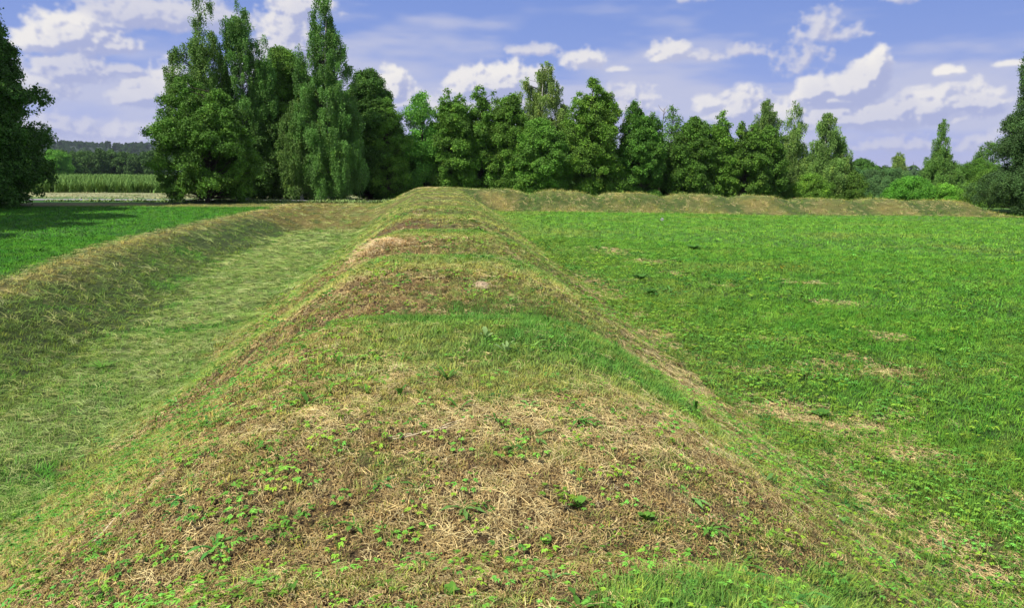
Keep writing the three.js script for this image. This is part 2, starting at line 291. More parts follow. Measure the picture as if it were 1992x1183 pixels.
const xs = [...lines([[20, 52, 70], [52, 120, 50], [120, 900, 60], [900, 5000, 40]])];
const xl = lines([[-16, -40, 70], [-40, -120, 60], [-120, -900, 70], [-900, -5000, 40]]);
const X = [...xl.slice(1).reverse(), ...lines([[-16, -9, 60], [-9, -4.5, 70], [-4.5, 5, 260], [5, 11, 110], [11, 20, 60]]), ...xs, 5000];
const Tz = [...lines([[-30, -2, 40], [-2, 2.2, 36], [2.2, 6.5, 150], [6.5, 13, 130], [13, 26, 120], [26, 57, 120], [57, 67.5, 60], [67.5, 130, 60], [130, 600, 50], [600, 2600, 60], [2600, 6000, 14]]), 6000];
const NX = X.length, NT = Tz.length;
const PX = new Float32Array(NX * NT * 3), PC = new Float32Array(NX * NT * 3), PN = new Float32Array(NX * NT * 3), PU = new Float32Array(NX * NT * 2);
for (let j = 0; j < NT; j++) for (let i = 0; i < NX; i++) {
  const k = j * NX + i, x = X[i], z = -Tz[j], h = ground(x, z), d = Math.max(.006, Math.hypot(x, z) * .0016);
  PX[k * 3] = x; PX[k * 3 + 1] = h; PX[k * 3 + 2] = z;
  const nx = (ground(x - d, z) - ground(x + d, z)) / (2 * d), nz = (ground(x, z - d) - ground(x, z + d)) / (2 * d), l = Math.hypot(nx, 1, nz);
  PN[k * 3] = nx / l; PN[k * 3 + 1] = 1 / l; PN[k * 3 + 2] = nz / l;
  const c = cover(x, z).c, v = 1.62 * (1 + .22 * fbm(x * 1.3, z * 1.3, 3)) * .62;
  PC[k * 3] = c[0] * v; PC[k * 3 + 1] = c[1] * v; PC[k * 3 + 2] = c[2] * v;
  PU[k * 2] = x; PU[k * 2 + 1] = z;
}
function grainTexture(size, seed, build) {
  const d = new Uint8Array(size * size * 4), r = mulberry(seed), v = build(size, r);
  for (let i = 0; i < size * size; i++) { const g = Math.round(255 * clamp(v[i])); d[i * 4] = d[i * 4 + 1] = d[i * 4 + 2] = g; d[i * 4 + 3] = 255; }
  const t = new THREE.DataTexture(d, size, size, THREE.RGBAFormat); t.wrapS = t.wrapT = THREE.RepeatWrapping; t.magFilter = THREE.LinearFilter; t.needsUpdate = true; return t;
}
function strokes(size, r, n, lo, hi, len, base) {              // short strokes at all angles, each a little lighter or darker: matted grass
  const v = new Float32Array(size * size).fill(base);
  for (let k = 0; k < n; k++) {
    let x = r() * size, y = r() * size, a = r() * 6.283; const L = len * (.4 + r()), b = lo + (hi - lo) * r(), bend = (r() - .5) * .08;
    for (let s = 0; s < L; s++) { v[(Math.floor(y) & size - 1) * size + (Math.floor(x) & size - 1)] = b; x += Math.cos(a); y += Math.sin(a); a += bend; }
  }
  return v;
}
const turfTex = grainTexture(1024, 3, (s, r) => strokes(s, r, 60000, .25, 1, 26, .5));
const turfBump = grainTexture(1024, 4, (s, r) => strokes(s, r, 60000, .0, 1, 22, .3));
turfTex.repeat.set(.9, .9); turfBump.repeat.set(1.13, 1.13);
const farTex = turfTex.clone(); farTex.repeat.set(.17, .17);
const turfMat = new THREE.MeshStandardMaterial({ name: 'turf', vertexColors: true, map: turfTex, bumpMap: turfBump, bumpScale: .02, roughness: 1 });
const farMat = new THREE.MeshStandardMaterial({ name: 'far_turf', vertexColors: true, map: farTex, roughness: 1 });
const pieces = {};
for (let j = 0; j < NT - 1; j++) for (let i = 0; i < NX - 1; i++) {
  const x = (X[i] + X[i + 1]) / 2, t = (Tz[j] + Tz[j + 1]) / 2, e = edgeX(t);
  let n;
  if (t > 600) n = 'wooded_ridge';
  else if (t > 112 && x < 60) n = 'crop_field';
  else if (t > 76 && x < 0) n = 'bleached_field';
  else if (t > 67.5 || x > 90 || x < -60) n = 'open_ground';
  else if (t > 57.2 && x > 4.3 && x < 49.5) n = 'back_rampart';
  else if (x > 4.3) n = 'meadow';
  else if (x > -5.4) n = 'rampart';
  else if (x > e && t < 60) n = 'ditch';
  else n = 'lawn';
  const p = pieces[n] ??= { map: new Map(), idx: [], v: [] };
  const id = (k) => { let q = p.map.get(k); if (q === undefined) { q = p.v.length; p.map.set(k, q); p.v.push(k); } return q; };
  const a = id(j * NX + i), b = id(j * NX + i + 1), c = id((j + 1) * NX + i), d = id((j + 1) * NX + i + 1);
  p.idx.push(a, b, d, a, d, c);
}
const SETTING = {
  rampart: ['grassy earth rampart with bare brown patches running straight ahead', 'rampart'], back_rampart: ['scalloped dry grass rampart along the back of the meadow', 'rampart'], ditch: ['grassy ditch strewn with cut hay left of the rampart', 'ditch'],
  meadow: ['bright green mown meadow right of the rampart', 'meadow'], lawn: ['bright green lawn beyond the ditch on the left', 'lawn'], open_ground: ['rough grassy ground behind and around the earthworks', 'ground'],
  bleached_field: ['pale bleached field beyond the grey road', 'field'], crop_field: ['ground of the tall green crop beyond the pale field', 'field'], wooded_ridge: ['low wooded ridge on the left horizon', 'hill'],
};
for (const [n, p] of Object.entries(pieces)) {
  const g = new THREE.BufferGeometry(), N = p.v.length, P = new Float32Array(N * 3), C = new Float32Array(N * 3), Nn = new Float32Array(N * 3), U = new Float32Array(N * 2);
  p.v.forEach((k, q) => { for (let c = 0; c < 3; c++) { P[q * 3 + c] = PX[k * 3 + c]; C[q * 3 + c] = PC[k * 3 + c]; Nn[q * 3 + c] = PN[k * 3 + c]; } U[q * 2] = PU[k * 2]; U[q * 2 + 1] = PU[k * 2 + 1]; });
  g.setAttribute('position', new THREE.BufferAttribute(P, 3)); g.setAttribute('normal', new THREE.BufferAttribute(Nn, 3)); g.setAttribute('color', new THREE.BufferAttribute(C, 3)); g.setAttribute('uv', new THREE.BufferAttribute(U, 2));
  g.setIndex(new THREE.BufferAttribute(new Uint32Array(p.idx), 1));
  const m = new THREE.Mesh(g, ['open_ground', 'bleached_field', 'crop_field', 'wooded_ridge'].includes(n) ? farMat : turfMat);
  m.name = n; m.receiveShadow = m.castShadow = true;
  m.userData = { label: SETTING[n][0], category: SETTING[n][1], kind: 'structure' };
  scene.add(m);
}

// ---------------------------------------------------------------- helpers for things and their parts
const used = new Map();
function numbered(n) { const k = used.get(n) ?? 0; used.set(n, k + 1); return k ? n + '_' + String(k).padStart(3, '0') : n; }
function thing(name, label, category, group, x, z, y) {
  const o = new THREE.Group(); o.name = numbered(name); o.position.set(x, y ?? ground(x, z), z);
  o.userData = { label, category }; if (group) o.userData.group = group;
  scene.add(o); return o;
}
function part(name, geo, mat, parent) { const m = new THREE.Mesh(geo, mat); m.name = name; parent.add(m); return m; }
class Tris {                                                   // collects triangles into one geometry
  constructor() { this.p = []; this.u = []; this.i = []; }
  v(x, y, z, u = 0, w = 0) { this.p.push(x, y, z); this.u.push(u, w); return this.p.length / 3 - 1; }
  tri(a, b, c) { this.i.push(a, b, c); }
  tube(pts, radii, sides) {
    const q = pts.map((p) => new THREE.Vector3(...p)), up = new THREE.Vector3(), a = new THREE.Vector3(), b = new THREE.Vector3(); let prev, len = 0;
    q.forEach((p, k) => {
      const d = q[Math.min(k + 1, q.length - 1)].clone().sub(q[Math.max(k - 1, 0)]).normalize();
      up.set(Math.abs(d.y) > .9 ? 1 : 0, Math.abs(d.y) > .9 ? 0 : 1, 0); a.crossVectors(d, up).normalize(); b.crossVectors(d, a);
      if (k) len += p.distanceTo(q[k - 1]);
      const row = [];
      for (let s = 0; s <= sides; s++) { const f = s / sides * 6.2832; row.push(this.v(p.x + (a.x * Math.cos(f) + b.x * Math.sin(f)) * radii[k], p.y + (a.y * Math.cos(f) + b.y * Math.sin(f)) * radii[k], p.z + (a.z * Math.cos(f) + b.z * Math.sin(f)) * radii[k], s / sides, len)); }
      if (prev) for (let s = 0; s < sides; s++) { this.tri(prev[s], prev[s + 1], row[s + 1]); this.tri(prev[s], row[s + 1], row[s]); }
      prev = row;
    });
  }
  leaf(o, d, n, len, wid, fold = .25) {                        // a rhombic leaf: origin, direction, normal
    const s = new THREE.Vector3().crossVectors(d, n).normalize(), m = o.clone().addScaledVector(d, len * .45), t = o.clone().addScaledVector(d, len).addScaledVector(n, -len * .12);
    const l = m.clone().addScaledVector(s, wid / 2).addScaledVector(n, wid * fold), r = m.clone().addScaledVector(s, -wid / 2).addScaledVector(n, wid * fold);
    const a = this.v(o.x, o.y, o.z), b = this.v(l.x, l.y, l.z), c = this.v(t.x, t.y, t.z), e = this.v(r.x, r.y, r.z);
    this.tri(a, b, c); this.tri(a, c, e);
  }
  build() {
    const g = new THREE.BufferGeometry();
    g.setAttribute('position', new THREE.BufferAttribute(new Float32Array(this.p), 3)); g.setAttribute('uv', new THREE.BufferAttribute(new Float32Array(this.u), 2));
    g.setIndex(new THREE.BufferAttribute(new Uint32Array(this.i), 1)); g.computeVertexNormals(); return g;
  }
}
const V = (x, y, z) => new THREE.Vector3(x, y, z);
const rdir = (r) => { const y = 2 * r() - 1, a = r() * 6.2832, s = Math.sqrt(1 - y * y); return V(Math.cos(a) * s, y, Math.sin(a) * s); };
class Copies {                                                 // copies of a small geometry, to become one InstancedMesh
  constructor() { this.m = []; this.c = []; this.t = new THREE.Matrix4(); this.q = new THREE.Quaternion(); this.s = V(1, 1, 1); }
  add(p, q, sx, sy, sz, col) { this.t.compose(p, q, this.s.set(sx, sy, sz)); this.m.push(...this.t.elements); this.c.push(col[0], col[1], col[2]); }
  get n() { return this.c.length / 3; }
  build(name, geo, mat, parent, kind = 'stuff') {
    const o = new THREE.InstancedMesh(geo, mat, this.n);
    o.instanceMatrix.array.set(this.m); o.instanceColor = new THREE.InstancedBufferAttribute(new Float32Array(this.c), 3);
    o.name = name; if (kind) o.userData.kind = kind; parent.add(o); return o;
  }
}
const UPV = V(0, 1, 0);

// ---------------------------------------------------------------- trees
const leafMat = new THREE.MeshPhysicalMaterial({ name: 'leaf', color: 0xffffff, roughness: .75, transmission: .32, thickness: 0, specularIntensity: .5, side: THREE.DoubleSide });
const needleMat = new THREE.MeshStandardMaterial({ name: 'needle', color: 0xffffff, roughness: .8, side: THREE.DoubleSide });
function barkTexture(birch) {
  const s = 256, r = mulberry(birch ? 8 : 9), v = new Float32Array(s * s).fill(birch ? .86 : .55);
  for (let k = 0; k < (birch ? 220 : 900); k++) {
    let x = Math.floor(r() * s), y = Math.floor(r() * s); const L = birch ? 6 + r() * 40 : 20 + r() * 60, b = birch ? .08 + .25 * r() : .2 + .7 * r(), th = birch ? 1 + Math.floor(r() * 4) : 1 + Math.floor(r() * 2);
    for (let q = 0; q < L; q++) { for (let w = 0; w < th; w++) v[((y + (birch ? w : q)) & s - 1) * s + ((x + (birch ? q : w)) & s - 1)] = b; if (!birch && r() < .2) x++; }
  }
  return v;
}
const barkMat = new THREE.MeshStandardMaterial({ name: 'bark', color: new THREE.Color().setRGB(.13, .10, .075), map: grainTexture(256, 1, () => barkTexture(false)), bumpMap: grainTexture(256, 1, () => barkTexture(false)), bumpScale: .03, roughness: .95 });
const birchMat = new THREE.MeshStandardMaterial({ name: 'birch_bark', color: new THREE.Color().setRGB(.72, .70, .66), map: grainTexture(256, 1, () => barkTexture(true)), roughness: .8 });
const deadMat = new THREE.MeshStandardMaterial({ name: 'dead_wood', color: new THREE.Color().setRGB(.20, .16, .13), roughness: .9 });
for (const m of [barkMat, birchMat]) for (const k of ['map', 'bumpMap']) m[k]?.repeat.set(1, .5);

function broadTwig(seed, n, spread, size) {
  const r = mulberry(seed), T = new Tris();
  for (let k = 0; k < n; k++) { const d = rdir(r); d.y = d.y * .55 + .1; const o = d.clone().multiplyScalar(spread * Math.pow(r(), .6)), nn = rdir(r).multiplyScalar(.75).add(V(0, 1, 0)).normalize(), dd = rdir(r); dd.y -= .35; dd.normalize(); const s = size * (.65 + .7 * r()); T.leaf(o, dd, nn.cross(dd).cross(dd).negate().normalize(), s, s * .82); }
  return T.build();
}
function birchTwig(seed) {                                     // a hanging strand of small leaves
  const r = mulberry(seed), T = new Tris();
  for (let s = 0; s < 3; s++) {
    const ox = (r() - .5) * .3, oz = (r() - .5) * .3, L = .7 + .7 * r(), a = r() * 6.28, lean = .25 * r();
    for (let k = 0; k < 14; k++) { const f = k / 14 + .05 * r(), y = -L * f + .12 * Math.sin(f * 3), o = V(ox + Math.cos(a) * lean * Math.sqrt(f) + (r() - .5) * .12, y, oz + Math.sin(a) * lean * Math.sqrt(f) + (r() - .5) * .12), d = rdir(r); d.y -= .7; d.normalize(); T.leaf(o, d, rdir(r).cross(d).normalize(), .10 + .05 * r(), .08); }
  }
  return T.build();
}
function sprayTwig(seed) {                                     // a flat, drooping spray of needles
  const r = mulberry(seed), T = new Tris();
  for (let k = 0; k < 26; k++) { const f = k / 26, sgn = k % 2 ? 1 : -1, o = V((r() - .5) * .06, -.22 * f * f, .7 * f), d = V(sgn * (.8 + .3 * r()), -.35 - .4 * r(), .55).normalize(); T.leaf(o, d, V(0, 1, .2).normalize(), .24 * (1.1 - .6 * f), .07, .1); }
  return T.build();
}
const TWIGS = { broad: [1, 2, 3].map((s) => broadTwig(s, 26, .36, .135)), fine: [4, 5].map((s) => broadTwig(s, 26, .32, .10)), loose: [6, 7].map((s) => broadTwig(s, 13, .42, .135)), birch: [11, 12, 13].map(birchTwig), spray: [21, 22].map(sprayTwig) };
const GREENS = { lime: [.078, .180, .022], maple: [.082, .190, .022], dark: [.050, .135, .020], ash: [.105, .235, .040], birch: [.090, .188, .040], birchpale: [.125, .215, .058], bush: [.085, .195, .024], bright: [.10, .26, .03], willow: [.055, .130, .045], spruce: [.050, .120, .036], brown: [.15, .11, .05] };
const PROFILE = {
  lime: (h) => Math.min(1, .74 + 1.4 * h) * Math.pow(Math.max(0, 1 - Math.pow(h, 3.4)), .6),
  bush: (h) => (.82 + .5 * Math.sin(h * 2.6)) * .85 * Math.pow(Math.max(0, 1 - Math.pow(h, 3.2)), .5),
  birch: (h) => Math.min(1, .66 + 1.2 * h) * Math.pow(Math.max(0, 1 - Math.pow(h, 2.8)), .55),
  cone: (h) => Math.max(0, 1 - h) * (.75 + .25 * Math.min(1, h * 6)),
  dome: (h) => Math.sqrt(Math.max(0, 1 - h * h)),
};
// spec: name, label, category, group, x, t, h (height), w (half width of the crown), kind, profile, low (where the crown starts), twig, green, puffs, per (twigs per square metre of puff), trunks, trunkShow
function tree(s) {
  const r = mulberry(s.seed), z = -s.t, y0 = height(s.x, z) - .05, root = thing(s.name, s.label, s.category ?? 'tree', s.group, s.x, z, y0), prof = PROFILE[s.profile];
  const low = s.low ?? .04, birch = s.twig === 'birch', wood = s.bark ?? (birch ? birchMat : barkMat), T = new Tris(), B = new Tris(), copies = TWIGS[s.twig].map(() => new Copies()), q = new THREE.Quaternion(), q2 = new THREE.Quaternion();
  const stems = [];
  for (let k = 0; k < (s.trunks ?? 1); k++) {
    const a = r() * 6.28, lean = (s.trunks ?? 1) > 1 ? .28 * s.w : .06 * s.w, top = s.h * (k ? .6 + .3 * r() : .9), pts = [], rad = [], R0 = s.trunkR ?? .012 * s.h + .05;
    for (let i = 0; i <= 9; i++) { const f = i / 9; pts.push([Math.cos(a) * lean * f + .05 * s.w * Math.sin(f * 7 + k * 2) * f, top * f - .15, Math.sin(a) * lean * f + .05 * s.w * Math.cos(f * 5 + k) * f]); rad.push(R0 * (1 - .93 * f) + .012 + (i ? 0 : R0 * .3)); }
    T.tube(pts, rad, 8); stems.push({ pts, top });
  }
  const at = (st, y) => { const f = clamp((y + .15) / st.top, 0, 1) * 9, i = Math.min(8, Math.floor(f)), u = f - i; return V(...[0, 1, 2].map((c) => lerp(st.pts[i][c], st.pts[i + 1][c], u))); };
  const lobes = s.lobes ?? [[0, 0, s.w, 1]];                   // dx, dz, half width, share of the height
  let area = 0; const ws = lobes.map((l) => (area += l[2] * l[3]));
  const base = GREENS[s.green].map((v, k) => v * (k === 2 ? 1.3 : 1.6)), shade = .84 + .34 * r(), warm = .9 + .25 * r(); base[0] *= shade * warm; base[1] *= shade; base[2] *= shade;
  for (let k = 0; k < s.puffs * 1.8; k++) {
    const pick = r() * area, lb = lobes[ws.findIndex((w) => pick <= w)], H = s.h * lb[3], W = lb[2];
    let h, rr; for (let g = 0; g < 20; g++) { h = Math.pow(r(), .9); if (lb[2] < .72 * s.w) h = .45 + .55 * h; rr = prof(h); if (r() < rr + .12) break; }
    const a = r() * 6.2832, ring = Math.sqrt(.12 + .88 * r()) * (r() < .16 ? 1.22 : 1), pr = W * (s.puff ?? .30) * (.5 + .85 * r()) * (.55 + .45 * rr), rad = Math.max(0, W * rr - pr * .55) * ring;
    const c = V(lb[0] + Math.cos(a) * rad, Math.min(H - pr * .5, H * (low + (1 - low) * h)), lb[1] + Math.sin(a) * rad), st = stems[k % stems.length];
    const from = at(st, Math.max(.4, c.y - rad * (birch ? .9 : .5) - .3)), mid = from.clone().lerp(c, .55); mid.y += birch ? .1 * rad : -.06 * rad;
    B.tube([[from.x, from.y, from.z], [mid.x, mid.y, mid.z], [c.x, c.y, c.z]], [.018 + .012 * rad, .014 + .006 * rad, .008], 5);
    const tint = .78 + .44 * r(), n = Math.round(pr * pr * 12.6 * s.per);
    for (let i = 0; i < n; i++) {
      const d = rdir(r); let p;
      if (birch) { const rr2 = pr * Math.pow(r(), .45); p = V(c.x + d.x * rr2, c.y + d.y * rr2 * .8 + .25, c.z + d.z * rr2); q.setFromAxisAngle(UPV, r() * 6.28); q2.setFromAxisAngle(V(d.z, 0, -d.x).normalize(), .3 * r()); q.premultiply(q2); }
      else { if (d.y < -.25 && r() < .65) d.y *= -.6; const rr2 = pr * (.45 + .6 * Math.sqrt(r())); p = V(c.x + d.x * rr2, c.y + d.y * rr2 * .85, c.z + d.z * rr2); q.setFromUnitVectors(UPV, d.clone().multiplyScalar(.8).add(rdir(r).multiplyScalar(.5)).add(V(0, .35, 0)).normalize()); q2.setFromAxisAngle(UPV, r() * 6.28); q.multiply(q2); }
      if (p.y < .1) continue;
      const v = tint * (.75 + .5 * r()), yel = r() < .12 ? 1.35 : 1, sc = (.75 + .5 * r()) * (s.leaf ?? 1);
      copies[i % copies.length].add(p, q, sc, sc * (birch ? .7 + .7 * r() : 1), sc, [base[0] * v * yel, base[1] * v * (yel > 1 ? 1.15 : 1), base[2] * v]);
    }
  }
  part('trunk', T.build(), wood, root); part('branches', B.build(), birch && !s.bark ? barkMat : wood, root).userData.kind = 'stuff';
  copies.forEach((c, k) => { if (c.n) c.build('crown', TWIGS[s.twig][k], leafMat, root); });
  return root;
}
function conifer(s) {                                          // whorls of drooping branches that carry flat sprays
  const r = mulberry(s.seed), z = -s.t, y0 = height(s.x, z) - .05, root = thing(s.name, s.label, 'tree', s.group, s.x, z, y0), T = new Tris(), B = new Tris(), copies = TWIGS.spray.map(() => new Copies()), q = new THREE.Quaternion(), q2 = new THREE.Quaternion(), base = GREENS.spruce;
  const R0 = .013 * s.h + .05; T.tube([0, .2, .4, .6, .8, 1].map((f) => [.1 * Math.sin(f * 5), s.h * f - .2, .08 * Math.cos(f * 4)]), [0, .2, .4, .6, .8, 1].map((f) => R0 * (1 - .95 * f) + .01), 8);
  for (let y = s.h * (s.low ?? .05); y < s.h * .98; y += s.gap * (.8 + .4 * r())) {
    const f = y / s.h, L = s.w * (s.prof ? s.prof(f) : Math.pow(1 - f, .75)) + .25, n = s.limbs ?? 7;
    for (let k = 0; k < n; k++) {
      const a = k / n * 6.28 + r() * .9, l = L * (.6 + .55 * r()), pts = [], dr = (s.droop ?? .18) + .22 * r() + .08 * (1 - f), tint = .7 + .6 * r();
      for (let i = 0; i <= 5; i++) { const u = i / 5; pts.push([Math.cos(a) * l * u, y + .12 * l * u - dr * l * u * u, Math.sin(a) * l * u]); }
      B.tube(pts, [0, .2, .4, .6, .8, 1].map((u) => (.012 + .012 * l) * (1 - .85 * u)), 4);
      const m = Math.ceil(l * s.per);
      for (let i = 0; i < m; i++) {
        const u = .15 + .85 * Math.pow((i + r()) / m, .8), p = V(Math.cos(a) * l * u + (r() - .5) * .25, y + .12 * l * u - dr * l * u * u - .05, Math.sin(a) * l * u + (r() - .5) * .25);
        q.setFromAxisAngle(UPV, Math.PI / 2 - a + (r() - .5) * 2.2); q2.setFromAxisAngle(V(1, 0, 0), .15 + .7 * r()); q.multiply(q2);
        const v = tint * (.75 + .5 * r()), sc = (.7 + .6 * r()) * (s.spray ?? 1); copies[i % 2].add(p, q, sc, sc, sc, [base[0] * v, base[1] * v, base[2] * v]);
      }
    }
  }
  part('trunk', T.build(), barkMat, root); part('branches', B.build(), barkMat, root).userData.kind = 'stuff';
  copies.forEach((c, k) => c.build('crown', TWIGS.spray[k], needleMat, root));
  return root;
}
const GL = 'trees in the big clump left of the rampart', GR = 'trees in the row behind the back rampart';
const LIME = { name: 'lime_tree', profile: 'lime', twig: 'broad', green: 'lime', puffs: 64, per: 5.4, puff: .2 }, BIRCH = { name: 'birch_tree', profile: 'birch', twig: 'birch', green: 'birch', puffs: 64, per: 3.6, puff: .25, low: .10 };
let seed = 100;
